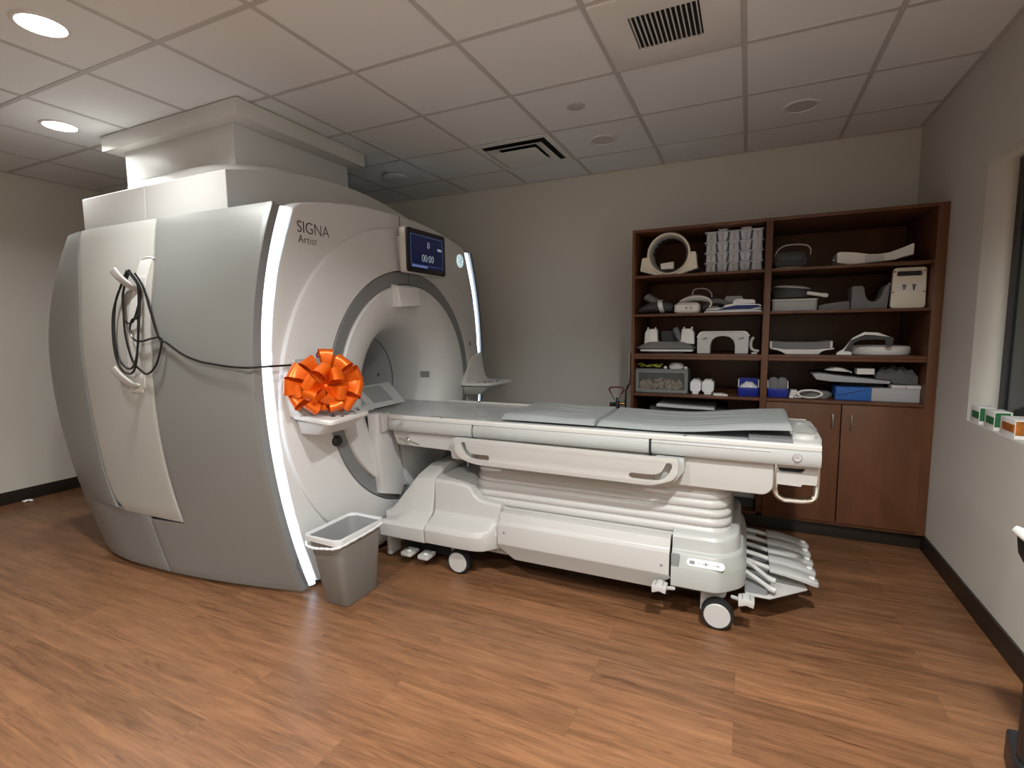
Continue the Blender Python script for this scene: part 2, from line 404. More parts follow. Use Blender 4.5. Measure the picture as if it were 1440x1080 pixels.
# supply diffuser
x0, x1, y0, y1 = -1.889+.01, -1.279-.01, 3.388+.01, 3.994-.01
cx, cy = (x0+x1)/2, (y0+y1)/2
r = root('air_diffuser', 'square stepped supply air diffuser with nested cones in the ceiling', 'air vent', (cx, cy, H))
def sq(h, z, ): return [(cx-h, cy-h, z), (cx+h, cy-h, z), (cx+h, cy+h, z), (cx-h, cy+h, z)]
b = B(); loft(b, [sq(.295, H), sq(.295, H-.008), sq(.255, H-.010), sq(.250, H-.003)], cap=False); mk('outer_frame', b, M['trim'], r)
b = B(); loft(b, [sq(.252, H-.0005), sq(.252, H-.002)]); mk('dark_throat', b, M['dark'], r)
b = B(); loft(b, [sq(.150, H-.004), sq(.215, H-.022), sq(.220, H-.022), sq(.155, H-.003)], cap=False)
mk('middle_cone', b, M['trim'], r)
b = B(); loft(b, [sq(.10, H-.006), sq(.150, H-.026), sq(.150, H-.029), sq(.02, H-.040)]); mk('centre_plate', b, M['trim'], r)
# duct enclosure with collar, between ceiling and scanner
r = root('ceiling_duct_enclosure', 'white square boxed duct with a wider collar joining scanner top to ceiling', 'duct enclosure', (-3.33, 2.61, 2.36))
b = B(); plate(b, [[(-4.0, 2.08), (-2.66, 2.08), (-2.66, 3.14), (-4.0, 3.14)]], 'z', 2.625, H-.006); mk('collar', b, M['white'], r, bevel=.003)
b = B(); box(b, -3.99, -2.67, 2.09, 3.13, H-.006, H-.0046); mk('shadow_gap', b, M['black'], r)
b = B(); box(b, -3.87, -2.80, 2.15, 3.08, 2.375, 2.625); mk('duct_box', b, M['white'], r, bevel=.002)
b = B(); box(b, -2.835, -2.78, 2.143, 3.086, 2.375, 2.624); mk('corner_trim', b, M['fascia'], r, bevel=.002)

# ------------------------------------------------------------------ the scanner
YC, ZC = 2.78, 1.03
bs = [0, .2, .42, .65, .8, .93, 1]; bv = [1.640, 1.634, 1.636, 1.652, 1.675, 1.73, 1.775]
def gz(z): return ((z-1.2)/.83)**2 if z > 1.2 else ((1.2-z)/1.2)**2
def xrear(z): return -4.25+(.27*gz(z) if z > 1.2 else .42*gz(z))
def sy(s, z):
    b = sinterp(s, bs, bv)
    return b+((.168-.115*s*s)*gz(z) if z > 1.2 else (.195*(1-s)**2+.02)*gz(z))
def side(s, z, far=False, off=0.):
    """point of the barrel side; s 0 front .. 1 rear corner, 1..2 round the corner and along the back"""
    xr = xrear(z)
    if s <= 1: x, y = -2.10+s*(xr+2.10), sy(s, z)+off
    else:
        t = s-1; y1 = sy(1, z); R = .14
        if t < .5:
            a = t/.5*PI/2*.78+.35; x = xr-R*(math.sin(a)-math.sin(.35)); y = y1+R*(math.cos(.35)-math.cos(a))
            x += off*math.sin(a)*.7; y += off*math.cos(a)
        else:
            a = PI/2*.78+.35; x = xr-R*(math.sin(a)-math.sin(.35))-.02*(t-.5)/.5; y0 = y1+R*(math.cos(.35)-math.cos(a)); y = y0+(YC-y0)*(t-.5)/.5; x += off*.7
    if far: y = 2*YC-y
    return (x, y, z)
def yL(z): return sy(0, z)
def lw(z): return .050+.025*max(0, (z-1.2)/.83)**2
ZT, ZB = 2.03, .022
rs = root('mri_scanner', 'huge barrel-sided grey and white MRI scanner with a round bore', 'MRI scanner', (-3.2, YC, 0))
# dark inner body seen only in the seams
b = B(); rings = []
for z in lin(.035, 2.0, 16):
    half = [side(s, z, False, .022) for s in lin(.02, 1.5, 16)]; oth = [side(s, z, True, .022) for s in lin(.02, 1.5, 16)][::-1]
    oth = [(p[0], 2*YC-side(s, z, False, .022)[1], z) for p, s in zip(oth, lin(.02, 1.5, 16)[::-1])]
    rings.append(half+oth)
loft(b, rings, cap=False, closed=False); mk('inner_body', b, M['dark'], rs)
dRz = [.35, .65, .97, 1.28, 1.47, 1.74, 2.03]; dR = [.363, .370, .367, .360, .367, .392, .463]
dLz = [.35, .54, .85, 1.19, 1.57, 1.785, 2.03]; dL = [.676, .689, .686, .692, .722, .775, .868]
def sR(z): return sinterp(z, dRz, dR)
def sL(z): return sinterp(z, dLz, dL)
def zdb(s): return .34+.035*abs((s-.50)/.17)**1.6   # lower edge of the door
G = .0034
def panel(name, m, sa, sb, zs, n, far=False, th=.018, bev=.004):
    b = B()
    f = lambda z, t: side(sa(z)+(sb(z)-sa(z))*t, z, far)
    def off(z, t):
        p = side(sa(z)+(sb(z)-sa(z))*t, z, far, th); q = f(z, t); return (p[0]-q[0], (2*YC-p[1] if False else p[1])-q[1], 0)
    if far:
        off = lambda z, t: (0, -th, 0)
    shell(b, f, zs, lin(0, 1, n), off)
    return mk(name, b, m, rs, bevel=bev, seg=2)
zlow = lin(ZB, .335, 8); zhi = lin(.348, ZT, 26)
mix = [*zlow, *zhi]
panel('front_side_panel', M['silver'], lambda z: 0.003, lambda z: (.515-G if z < .34 else sR(z)-G), mix, 22)
panel('rear_side_panel', M['silver'], lambda z: (.515+G if z < .352 else sL(z)+G), lambda z: 1.98, [*lin(ZB, .351, 8), *lin(.366, ZT-.0, 26)], 30)
panel('access_door', M['door'], lambda z: sR(z)+G, lambda z: sL(z)-G-(max(0, .45-z)/.10)**2*.035, lin(.353, ZT, 28), 18, bev=.006)
panel('far_side_panel', M['silver'], lambda z: .003, lambda z: 1.98, lin(ZB, ZT, 24), 36, far=True)
# magnet top cover: front and rear halves
def topz(y): return 2.39-.125*abs((y-YC)/.88)**2.0
def topcover(name, xa, xb):
    b = B(); ys = lin(1.90, 2*YC-1.90, 25); rings = []
    pr = lambda x, k: [(x, 1.90-.012*k, 1.94)]+[(x, y, topz(y)+.004*k) for y in ys]+[(x, 2*YC-1.90+.012*k, 1.94)]
    n = 7; rings = [pr(x, math.sin(PI*(x+4.0)/1.5)) for x in lin(xa, xb, n)]
    loft(b, rings); return mk(name, b, M['white'], rs, bevel=.008, seg=3)
topcover('top_cover', -2.55, -3.252); topcover('top_cover', -3.262, -3.93)
b = B(); prism(b, [(1.92, 1.95), (3.64, 1.95), (3.64, 2.24), (1.92, 2.24)], 'x', -3.2515, -3.2625); mk('cover_seam', b, M['ring'], rs)
b = B(); rings = []
for k, (g_, z) in enumerate([(0, 2.30), (0, 2.40), (.02, 2.42), (.07, 2.432), (.14, 2.438)]):
    rings.append([(p[0], p[1], z-.06*((p[1]-YC)/.75)**2+(.012 if z > 2.38 else 0)) for p in rpoly(-3.90+g_, -2.66-g_, 2.02+g_, 3.54-g_, .35, 10)])
loft(b, rings); mk('top_dome', b, M['white'], rs, bevel=0, ang=50)
# front fascia
def ztop(y): return 2.148-.118*abs((y-YC)/.90)**2.1
def fo(z, e=.046): return yL(max(z, 0))+e+lw(z)
def rout(th, e=.046):
    c, s = math.cos(th), math.sin(th); r = .78
    while r < 1.7:
        y, z = YC+r*c, ZC+r*s; yy = YC-abs(y-YC)
        if yy < fo(z, e) or z > ztop(y) or z < ZB+.002: break
        r += .004
    return r
NT = 160; TH = [2*PI*i/NT for i in range(NT)]
RO = [rout(t) for t in TH]
# snap to the four corners for a crisp outline
def P3(x, th, r): return (x, YC+r*math.cos(th), ZC+r*math.sin(th))
b = B(); rr = []
for k, x in ((0, -2.20), (.0, -2.112), (.010, -2.10), (.05, -2.094), (None, -2.09)):
    rr.append([P3(x, t, (RO[i]-k if k is not None else min(.98, RO[i]-.06))) for i, t in enumerate(TH)])
loft(b, rr, cap=False); mk('front_cover', b, M['fascia'], rs, ang=40)
b = B(); rr = []
RD = 1.02
for dr, x in ((0, -2.11), (0, -2.080), (.004, -2.074), (.012, -2.071), (.09, -2.058), (.17, -2.045), (.24, -2.036), (.262, -2.033), (.266, -2.036), (.266, -2.07)):
    rr.append([P3(x, t, max(.745, .0+min(RD, RO[i]-.010)-dr*(min(RD, RO[i]-.01)-.745)/(RD-.745)*1.0)) for i, t in enumerate(TH)])
loft(b, rr, cap=False); mk('raised_disc', b, M['fascia'], rs, ang=40)
def ring_part(name, prof, m, th=None, ang=40):
    b = B(); loft(b, [[P3(x, t, r) for t in TH] for r, x in prof], cap=False); return mk(name, b, m, rs, ang=ang)
ring_part('ring_band', [(.7505, -2.07), (.750, -2.040), (.744, -2.033), (.700, -2.034), (.672, -2.036), (.668, -2.044), (.668, -2.08)], M['ring'])
ring_part('bore_cover', [(.664, -2.07), (.664, -2.030), (.658, -2.022), (.60, -2.020), (.54, -2.030), (.49, -2.05), (.45, -2.078), (.415, -2.12), (.387, -2.18), (.368, -2.26), (.358, -2.36), (.354, -2.47)], M['fascia'])
ring_part('bore_tube', [(.354, -2.474), (.352, -2.60), (.352, -3.95), (.42, -4.05)], M['bore'])
ring_part('bore_seam', [(.3545, -2.470), (.3525, -2.476)], M['dark'])
b = B(); lathe(b, [(.35, -3.93), (.35, -3.94)], (YC, ZC), 'x', 48); mk('bore_end_screen', b, M['bore'], rs)
for t in (PI/2, -PI/2-.28, -PI/2+.42):
    b = B(); c, s = math.cos(t), math.sin(t)
    v = []
    for r_, x_ in ((.748, -2.0315), (.672, -2.0345)):
        for d in (-.0022, .0022): v.append((x_+.0012, YC+r_*c-d*s, ZC+r_*s+d*c))
    q = [b.verts.new(p) for p in v]; b.faces.new((q[0], q[1], q[3], q[2]))
    q2 = [b.verts.new((p[0]-.003, p[1], p[2])) for p in v]; b.faces.new((q2[0], q2[1], q2[3], q2[2])); mk('ring_seam', b, M['dark'], rs)
# light strips
for far in (0, 1):
    zs = lin(.03, 2.018, 40)
    def fs(z, t, far=far):
        y = yL(z)+.043+lw(z)*t; x = -2.108+.014*t-.014*abs(2*t-1)**3
        if z > 1.96: y += 0
        return (x, 2*YC-y if far else y, z)
    b = B(); shell(b, fs, zs, lin(0, 1, 7), lambda z, t: (-.02, 0, 0)); mk('light_strip', b, M['led'], rs, label='glowing white light strip')
    b = B(); shell(b, lambda z, t: (-2.10+.003*t, (lambda q: 2*YC-q if far else q)(yL(z)+.0005+.041*t), z), zs, [0, 1], lambda z, t: (-.02, 0, 0)); mk('strip_edge', b, M['ring'], rs)
# fascia centre seam, top
b = B(); box(b, -2.0885, -2.0865, 2.778, 2.7815, 2.055, 2.14); mk('fascia_seam', b, M['dark'], rs)
# logo lettering
mt = Matrix(((0, 0, 1, -2.0925), (1, 0, 0, 1.935), (0, 1, 0, 1.905), (0, 0, 0, 1)))
b = B(); text_mesh(b, 'SIGNA', .085, mt, .0012, .90, thin=.0010); mk('logo_lettering', b, M['logo'], rs, smooth=False)
mt = Matrix(((0, 0, 1, -2.0925), (1, 0, 0, 1.940), (0, 1, 0, 1.853), (0, 0, 0, 1)))
b = B(); text_mesh(b, 'Artist', .058, mt, .0012, .92, thin=.0007); mk('logo_lettering', b, M['logo'], rs, smooth=False)
# lit round emblem
ey, ez = 3.548, 1.940
b = B(); lathe(b, [(.050, -2.096), (.050, -2.088), (.046, -2.086), (0, -2.086)], (ey, ez), 'x', 36); em = mk('round_emblem', b, M['emblem'], rs, label='backlit round emblem with a script monogram')
b = B()
for pts in ([(-.026, .012), (-.020, .024), (-.008, .020), (-.010, .004), (-.024, -.008), (-.012, -.018), (0, -.006), (-.004, .006)],
            [(.004, .010), (.014, .024), (.024, .014), (.010, .002), (.000, -.012), (.012, -.022), (.025, -.012)], [(-.010, .030), (.0, .036), (.010, .031)], [(-.010, -.030), (.0, -.036), (.010, -.031)]):
    tube(b, spline([(-2.0855, ey+p[0], ez+p[1]) for p in pts], 5), .0016, 5)
mk('emblem_monogram', b, mat('pale_teal_print', (.02, .14, .19), .5), em)
b = B()
tube(b, [(-2.0855, ey+.042*math.cos(2*PI*i/40), ez+.042*math.sin(2*PI*i/40)) for i in range(40)], .0013, 5, closed=True); mk('emblem_ring', b, bpy.data.materials['pale_teal_print'], em)
# buttons on the fascia
for y, z, m in ((1.985, 1.276, 'red'), (3.60, 1.285, 'red')):
    x = -2.050
    b = B(); lathe(b, [(.017, x-.01), (.017, x+.008), (.013, x+.011), (0, x+.011)], (y, z), 'x', 24); bt = mk('stop_button', b, M[m], rs, label='dark red round stop button')
    b = B(); lathe(b, [(.009, x+.011), (.009, x+.014), (0, x+.015)], (y, z), 'x', 18); mk('button_cap', b, M['fascia'], bt)
b = B(); lathe(b, [(.030, -2.06), (.030, -2.020), (.022, -2.010), (0, -2.008)], (2.07, .80), 'x', 24); mk('rear_knob', b, M['black'], rs, label='black oval knob below the control shelf')
b = B(); lathe(b, [(.005, -2.10), (.005, -2.088)], (1.80, 1.27), 'x', 12); mk('screw_hole', b, M['dark'], rs)
# socket strip for the cable
b = B(); rbox(b, -2.10, -2.036, 1.82, 2.01, 1.210, 1.262, .008, 'x'); mk('cable_socket', b, M['cream'], rs, bevel=.003)
# square sensor window inside the flare, far side
fr = lambda x: sinterp(-x, [2.12, 2.18, 2.26, 2.36], [.415, .387, .368, .358])-.0015
b = B(); shell(b, lambda x, z: (x, YC+math.sqrt(fr(x)**2-(z-ZC)**2), z), lin(-2.225, -2.16, 5), lin(1.045, 1.092, 4), lambda x, z: (0, .004, 0)); mk('sensor_window', b, M['ring'], rs)
b = B(); lathe(b, [(.012, 0), (.012, .004), (0, .005)], (0, 0), 'z', 16)
q = Matrix.Translation((-2.60, YC+.345, 1.06)) @ Matrix.Rotation(PI/2, 4, 'X'); transform(b, q); mk('bore_knob', b, M['ring'], rs)
# camera box hanging under the ring
b = B(); loft(b, [[(-2.04, 2.60, 1.69), (-2.04, 2.84, 1.69), (-2.04, 2.82, 1.545), (-2.04, 2.60, 1.545)],
                  [(-1.985, 2.60, 1.675), (-1.975, 2.80, 1.675), (-1.95, 2.80, 1.56), (-1.965, 2.60, 1.545)]])
mk('bore_camera_box', b, M['fascia'], rs, bevel=.007, seg=3)
# monitor
mo = root('tmp', 'x', 'x', (-2.0, 2.86, 1.76)); bpy.data.objects.remove(mo)
b = B(); rbox(b, -1.992, -1.948, 2.640, 3.085, 1.762, 2.045, .018, 'x'); bz = mk('display_housing', b, M['white'], rs, bevel=.005)
b = B(); box(b, -2.06, -1.99, 2.70, 2.98, 1.80, 2.0); mk('display_mount', b, M['fascia'], rs, bevel=.01)
b = B(); rbox(b, -1.948, -1.934, 2.646, 3.080, 1.767, 2.040, .020, 'x'); mk('display_bezel', b, M['black'], bz, bevel=.003)
b = B(); box(b, -1.9345, -1.9335, 2.672, 3.055, 1.797, 2.010); mk('display_screen', b, M['screen'], bz)
for s_, y, z, sz in (('0', 2.875, 1.932, .062), ('00:00', 2.865, 1.842, .068), ('mm', 3.005, 1.928, .036)):
    b = B(); text_mesh(b, s_, sz, Matrix(((0, 0, 1, -1.933), (1, 0, 0, y), (0, 1, 0, z), (0, 0, 0, 1))), .0005, .92, 'CENTER', thin=.0023 if s_ != 'mm' else .0006)
    mk('display_digits', b, M['glyph'], bz, smooth=False)
b = B(); box(b, -1.9334, -1.9330, 2.685, 2.86, 1.802, 1.815)
for a in ((2.680, 3.045, 2.0035, 2.0050), (2.680, 3.045, 1.8175, 1.819), (2.680, 2.6815, 1.819, 2.0035), (3.0435, 3.045, 1.819, 2.0035)): box(b, -1.9334, -1.9330, *a)
mk('display_border', b, M['screenline'], bz, smooth=False)
# control shelves, left and right of the bore
def control(far):
    my = (lambda y: 2*YC-y) if far else (lambda y: y)
    tp = lambda P: [(p[0], my(p[1])) + tuple(p[2:]) for p in P]
    top = rounded([(-2.06, 1.80), (-1.755, 1.755), (-1.80, 2.085), (-2.02, 2.20)], [.03, .045, .045, .06], 6)
    ztp = lambda x: .985+(.02 if x < -1.9 else 0)-.0*x
    ins = lambda k, dz: [(x+(-1.93-x)*k, my(y+(1.95-y)*k), .985-.03*(x+1.93)+dz) for x, y in top]
    b = B(); loft(b, [ins(.04, -.026), ins(0, -.02), ins(0, -.006), ins(.03, 0)]); sh = mk('control_shelf', b, M['white'], rs, bevel=.002)
    # body under the shelf
    lo = rounded([(-2.06, 1.84), (-1.90, 1.84), (-1.90, 2.05), (-2.05, 2.10)], .03, 6)
    k = len(top)
    b = B(); loft(b, [[(x, my(y), .885+.02*(x+2)) for x, y in lo], [(x+(-1.95-x)*.12, my(y+(1.95-y)*.10), .955) for x, y in top]]); mk('shelf_body', b, M['white'], rs, bevel=.006)
    # back plate rising to the fascia
    b = B(); rings = []
    for z, x, y0, y1 in ((.972, -1.96, 1.80, 2.16), (.99, -1.975, 1.795, 2.16), (1.01, -1.995, 1.79, 2.13), (1.05, -2.012, 1.785, 2.08), (1.12, -2.028, 1.78, 2.01), (1.165, -2.034, 1.778, 1.965), (1.205, -2.040, 1.776, 1.80)):
        rings.append([(x, my(y0), z), (x, my(y1), z), (-2.09, my(y1), z), (-2.09, my(y0), z)])
    loft(b, rings); mk('shelf_back', b, M['white'], rs, bevel=.006, seg=3)
    # keys
    for i, (x, y, r_) in enumerate(((-1.84, 1.86, .012), (-1.82, 1.93, .009), (-1.85, 2.00, .018), (-1.86, 2.06, .010), (-1.90, 2.09, .012), (-1.88, 1.90, .007), (-1.80, 1.88, .007), (-1.91, 2.0, .010), (-1.80, 1.97, .007))):
        z = .985-.03*(x+1.93)
        b = B(); lathe(b, [(r_, z-.001), (r_, z+.003), (r_*.7, z+.0045), (0, z+.0045)], (x, my(y)), 'z', 16); mk('key', b, M['ring'] if i % 3 else M['black'], sh)
control(False); control(True)
# dock bracket below the bore
b = B(); prism(b, [(2.350, .905), (2.424, .905), (2.424, .795), (2.53, .795), (2.62, .42), (2.57, .345), (2.385, .41)], 'x', -2.055, -1.995); mk('dock_bracket', b, M['fascia'], rs, bevel=.006)
b = B(); prism(b, [(2.385, .903), (2.455, .903), (2.455, .80), (2.385, .79)], 'x', -1.994, -1.966); mk('dock_catch', b, M['cream'], rs, bevel=.008)
b = B(); prism(b, [(2.60, .80), (2.96, .80), (2.96, .36), (2.72, .32), (2.66, .40)], 'x', -2.055, -2.01); mk('dock_plate', b, M['fascia'], rs, bevel=.01)
# bore bridge
b = B(); prism(b, [(YC-.315, .858), (YC-.30, .850), (YC-.20, .775), (YC+.20, .775), (YC+.30, .850), (YC+.315, .858)], 'x', -2.05, -3.85); mk('bore_bridge', b, M['tabletop'], rs, bevel=.003)
# hooks on the door
def hook(z, name='cable_hook'):
    y = sy(.43, z); x = -3.0
    b = B(); prism(b, [(x-.055, y+.008), (x+.055, y+.008), (x+.05, y-.006), (x-.05, y-.006)], 'z', z-.03, z+.045); hb = mk('hook_base', b, M['white'], rs, bevel=.006)
    b = B()
    path = [(x-.0, y-.004, z-.02), (x-.03, y-.03, z-.005), (x-.07, y-.06, z+.04), (x-.10, y-.075, z+.085)]
    p = spline(path, 6); R = []
    for i, q in enumerate(p):
        t = i/(len(p)-1); wd = .020+.006*t; d = Vector((.62, -.3, .5)).normalized(); tn = Vector((-.05, -.012, .045)).normalized()
        a = Vector((.75, .1, .35))*wd; c = Vector((.1, .6, .3)).normalized()*.006
        R.append([q+a+c, q-a+c, q-a-c, q+a-c])
    loft(b, R); mk('hook_prong', b, M['cream'], hb, bevel=.003)
hook(1.66); hook(1.135)
b = B(); zz = lin(1.08, 1.80, 14)
shell(b, lambda z, t: (lambda p: (p[0], p[1]-.0035, p[2]))(side(.408+.055*t, z)), zz, [0, 1], lambda z, t: (0, .006, 0)); mk('hook_strip', b, M['white'], rs, bevel=.002)
b = B(); tube(b, [side(s, 1.80+.012*math.sin(PI*(s-.40)/.065)) for s in lin(.40, .465, 10)], .004, 6); mk('strip_trim', b, M['fascia'], rs)
# base plinth
b = B(); box(b, -3.6, -2.25, 2.1, 3.46, 0, .05); mk('plinth', b, M['dark'], rs)

# cable hung on the hooks and run across to the socket
b = B(); o_ = .012
def sp(s, z, d=.018): p = side(s, z); return (p[0], p[1]-d, p[2])
def px_(x, z, d=.022):
    s = (x+2.10)/(xrear(z)+2.10); p = side(s, z); return (p[0], p[1]-d, p[2])
def sm(pts, m=8): return spline([px_(*p) for p in pts], m)
tube(b, sm([(-3.03, 1.728, .055), (-3.11, 1.675, .03), (-3.16, 1.58, .03), (-3.18, 1.42), (-3.15, 1.28), (-3.07, 1.215), (-3.00, 1.23), (-2.955, 1.33), (-2.945, 1.50), (-2.955, 1.64), (-3.0, 1.725, .055)]), .0055, 7)
tube(b, sm([(-3.02, 1.735, .065), (-3.115, 1.66, .035), (-3.17, 1.52, .034), (-3.165, 1.36, .034), (-3.13, 1.24, .034), (-3.06, 1.19, .034), (-2.985, 1.20, .034), (-2.94, 1.30, .034), (-2.93, 1.48, .034), (-2.95, 1.66, .04), (-3.01, 1.735, .065)]), .0055, 7)
tube(b, sm([(-3.00, 1.735, .06), (-3.105, 1.62, .026), (-3.08, 1.48), (-3.01, 1.46), (-2.965, 1.53), (-2.955, 1.63), (-3.01, 1.73, .06)]), .0055, 7)
tube(b, sm([(-3.01, 1.74, .06), (-3.10, 1.64, .026), (-3.09, 1.55, .026), (-3.06, 1.40, .028), (-3.0, 1.26, .028), (-2.93, 1.20), (-2.87, 1.19), (-2.79, 1.25), (-2.745, 1.37), (-2.82, 1.375), (-2.91, 1.36, .026), (-2.98, 1.37, .026), (-3.02, 1.42, .026), (-3.0, 1.475, .026), (-2.95, 1.49, .026), (-2.94, 1.60, .03)]), .0055, 7)
end = [(-2.27, 1.240), (-2.19, 1.2355), (-2.12, 1.2375)]
pth = [Vector(px_(*p)) for p in [(-2.97, 1.72, .05), (-2.91, 1.64, .03), (-2.85, 1.52), (-2.77, 1.38), (-2.70, 1.35), (-2.58, 1.295), (-2.46, 1.262), (-2.33, 1.246), (-2.22, 1.237)]]
pth += [Vector((-2.10, 1.61, 1.236)), Vector((-2.050, 1.68, 1.238)), Vector((-2.045, 1.78, 1.236)), Vector((-2.048, 1.812, 1.236))]
tube(b, spline(pth, 8), .0055, 7)
cb = mk('call_cable', b, M['cordblack']); tag(cb, 'black cable looped on the white door hook and stretched across to the bore side', 'cable')

# ------------------------------------------------------------------ the patient table
TY0, TY1 = 2.43, 3.13
tb = root('patient_table', 'long wheeled MRI patient table docked to the scanner bore', 'patient table', (-.8, YC, 0))
def both(fn):
    for far in (False, True): fn(far)
def my(pts, far): return [((2*YC-p[0]) if far else p[0], p[1]) for p in pts]
b = B(); prism(b, [(2.468, .862), (2.468, .882), (2.56, .880), (YC, .874), (3.00, .880), (3.092, .882), (3.092, .862)], 'x', -2.36, .19); mk('tabletop', b, M['tabletop'], tb, bevel=.002)
for far in (0, 1):
    b = B(); prism(b, my([(2.434, .868), (2.434, .886), (2.440, .8925), (2.450, .893), (2.456, .888), (2.462, .8885), (2.467, .886), (2.467, .868)], far), 'x', -1.960, .30); mk('top_rail', b, M['white'], tb, bevel=.001)
    for xa, xb in ((-1.960, -1.386), (-1.374, -.412), (-.400, .300)):
        b = B(); prism(b, my([(2.438, .867), (2.428, .862), (2.422, .84), (2.424, .815), (2.432, .798), (2.56, .798), (2.56, .867)], far), 'x', xa, xb); mk('side_cover', b, M['table'], tb, bevel=.003)
        if not far and xa > -.5:
            b = B(); prism(b, [(2.4255, .860), (2.4225, .856), (2.4245, .852)], 'x', xa+.0, .11); mk('cover_line', b, M['cream'], tb)
    for x in (-1.380, -.406):
        b = B(); box(b, x-.007, x+.007, *sorted([2.445 if not far else 2*YC-2.445, 2.55 if not far else 2*YC-2.55]), .76, .865); mk('joint_gap', b, M['black'], tb)
# fine parting lines and little clips on the table top
for x, y, w_, d_ in ((-1.62, 2.53, .20, .004), (-1.42, 2.62, .06, .004), (-1.55, 2.98, .22, .004), (-.10, 2.50, .10, .003)):
    b = B(); box(b, x-w_/2, x+w_/2, y-d_/2, y+d_/2, .878, .8835); mk('parting_line', b, M['ring'], tb)
for x, y in ((-1.59, 2.449), (-.25, 2.449), (-1.70, 3.10)):
    b = B(); lathe(b, [(.011, .89), (.011, .896), (0, .897)], (x, y), 'z', 16); mk('rail_screw', b, M['ring'], tb)
# lower fairing
b = B(); prism(b, rounded([(-1.962, .798), (-1.950, .76), (-1.925, .705), (-1.545, .698), (-1.54, .652), (.095, .645), (.125, .675), (.125, .798)], [0, .02, .02, .01, .01, .02, .02, 0]), 'y', 2.462, 3.098); mk('underbody', b, M['cream'], tb, bevel=.010, seg=3)
b = B(); plate(b, [rounded([(.127, .798), (.127, .700), (.235, .697), (.237, .708), (.292, .708), (.297, .798)], .006), rounded([(.140, .776), (.15, .757), (.235, .757), (.250, .778)], .008)], 'y', 2.475, 2.50); mk('end_bracket', b, M['cream'], tb)
b = B(); box(b, .128, .285, 2.51, 3.05, .735, .798); mk('bracket_recess', b, M['black'], tb)
b = B(); tube(b, spline([(-1.91, 2.458, .745), (-1.84, 2.452, .742), (-1.80, 2.456, .728), (-1.76, 2.458, .718)], 5), .003, 5); lathe(b, [(.016, 2.462), (.016, 2.450), (.010, 2.444), (0, 2.443)], (-1.84, .742), 'y', 16); mk('release_knob', b, M['chrome'], tb, label='small round chrome knob')
# hose to rail gap shoulders
b = B(); prism(b, rounded([(-1.50, .792), (-1.50, .71), (-1.40, .66), (-1.37, .66), (-1.37, .792)], .012), 'y', 2.40, 2.462); mk('rail_mount', b, M['table'], tb, bevel=.006)
b = B(); prism(b, rounded([(-.38, .792), (-.38, .67), (-.29, .67), (-.245, .73), (-.245, .79)], .012), 'y', 2.40, 2.462); mk('rail_mount', b, M['table'], tb, bevel=.006)
# guard rails with curved hand slots
RX0, RX1 = -1.450, -.266
outl = rounded([(RX0, .808), (RX0, .735), (RX0+.02, .70), (RX0+.11, .668), (RX1-.11, .664), (RX1-.02, .70), (RX1, .735), (RX1, .800)], [.015, .03, .05, .06, .06, .05, .03, .015], 6)
def slot(path, r):
    P = [Vector((p[0], p[1])) for p in path]; Lf, Rt = [], []
    for i, p in enumerate(P):
        t = (P[min(i+1, len(P)-1)]-P[max(i-1, 0)]).normalized(); n = Vector((-t.y, t.x)); Lf.append(p+n*r); Rt.append(p-n*r)
    t = (P[-1]-P[-2]).normalized(); a = math.atan2(t.y, t.x); e = [P[-1]+Vector((math.cos(a+PI/2-k*PI/6), math.sin(a+PI/2-k*PI/6)))*r for k in range(1, 6)]
    t = (P[0]-P[1]).normalized(); a = math.atan2(t.y, t.x); s_ = [P[0]+Vector((math.cos(a+PI/2-k*PI/6), math.sin(a+PI/2-k*PI/6)))*r for k in range(1, 6)]
    return [tuple(q) for q in Lf+e+Rt[::-1]+s_]
pl_ = [tuple(p[:2]) for p in spline([(-1.395, .772, 0), (-1.388, .750, 0), (-1.372, .728, 0), (-1.345, .713, 0), (-1.30, .710, 0), (-1.25, .711, 0)], 4)]
pr_ = [tuple(p[:2]) for p in spline([(-.308, .764, 0), (-.318, .740, 0), (-.335, .718, 0), (-.365, .704, 0), (-.41, .701, 0), (-.475, .7015, 0)], 4)]
for far in (0, 1):
    y0 = 2.352 if not far else 2*YC-2.352-.022
    b = B(); plate(b, [outl, slot(pl_, .0155), slot(pr_, .0155)], 'y', y0, y0+.022); g_ = mk('guard_rail', b, M['cream'], tb, bevel=.004, seg=2, ang=30)
    for x in (-1.15, -.62):
        b = B(); box(b, x-.035, x+.035, *((2.374, 2.41) if not far else (2*YC-2.41, 2*YC-2.374)), .70, .775); mk('rail_arm', b, M['cream'], g_, bevel=.004)
# bellows
b = B(); rings = []; zs = lin(.40, .66, 53)
for z in zs:
    u = (z-.40)/.26
    ph = (u*6.0) % 1; a = .014*abs(math.sin(PI*ph))**.6*(1 if u < .5 else .75)
    e = .016*(1-u)
    rings.append([(p[0], p[1], z) for p in rpoly(-1.405-e*.5-a, -.06+e*.6+a, 2.515-e-a, 3.045+e+a, .10, 6)])
loft(b, rings); mk('bellows', b, M['cream'], tb, ang=70)
for z, e in ((.398, .030),):
    b = B(); rbox(b, -1.425, -.035, 2.475, 3.085, .389, .400, .11); mk('bellows_base', b, M['cream'], tb, bevel=.003)
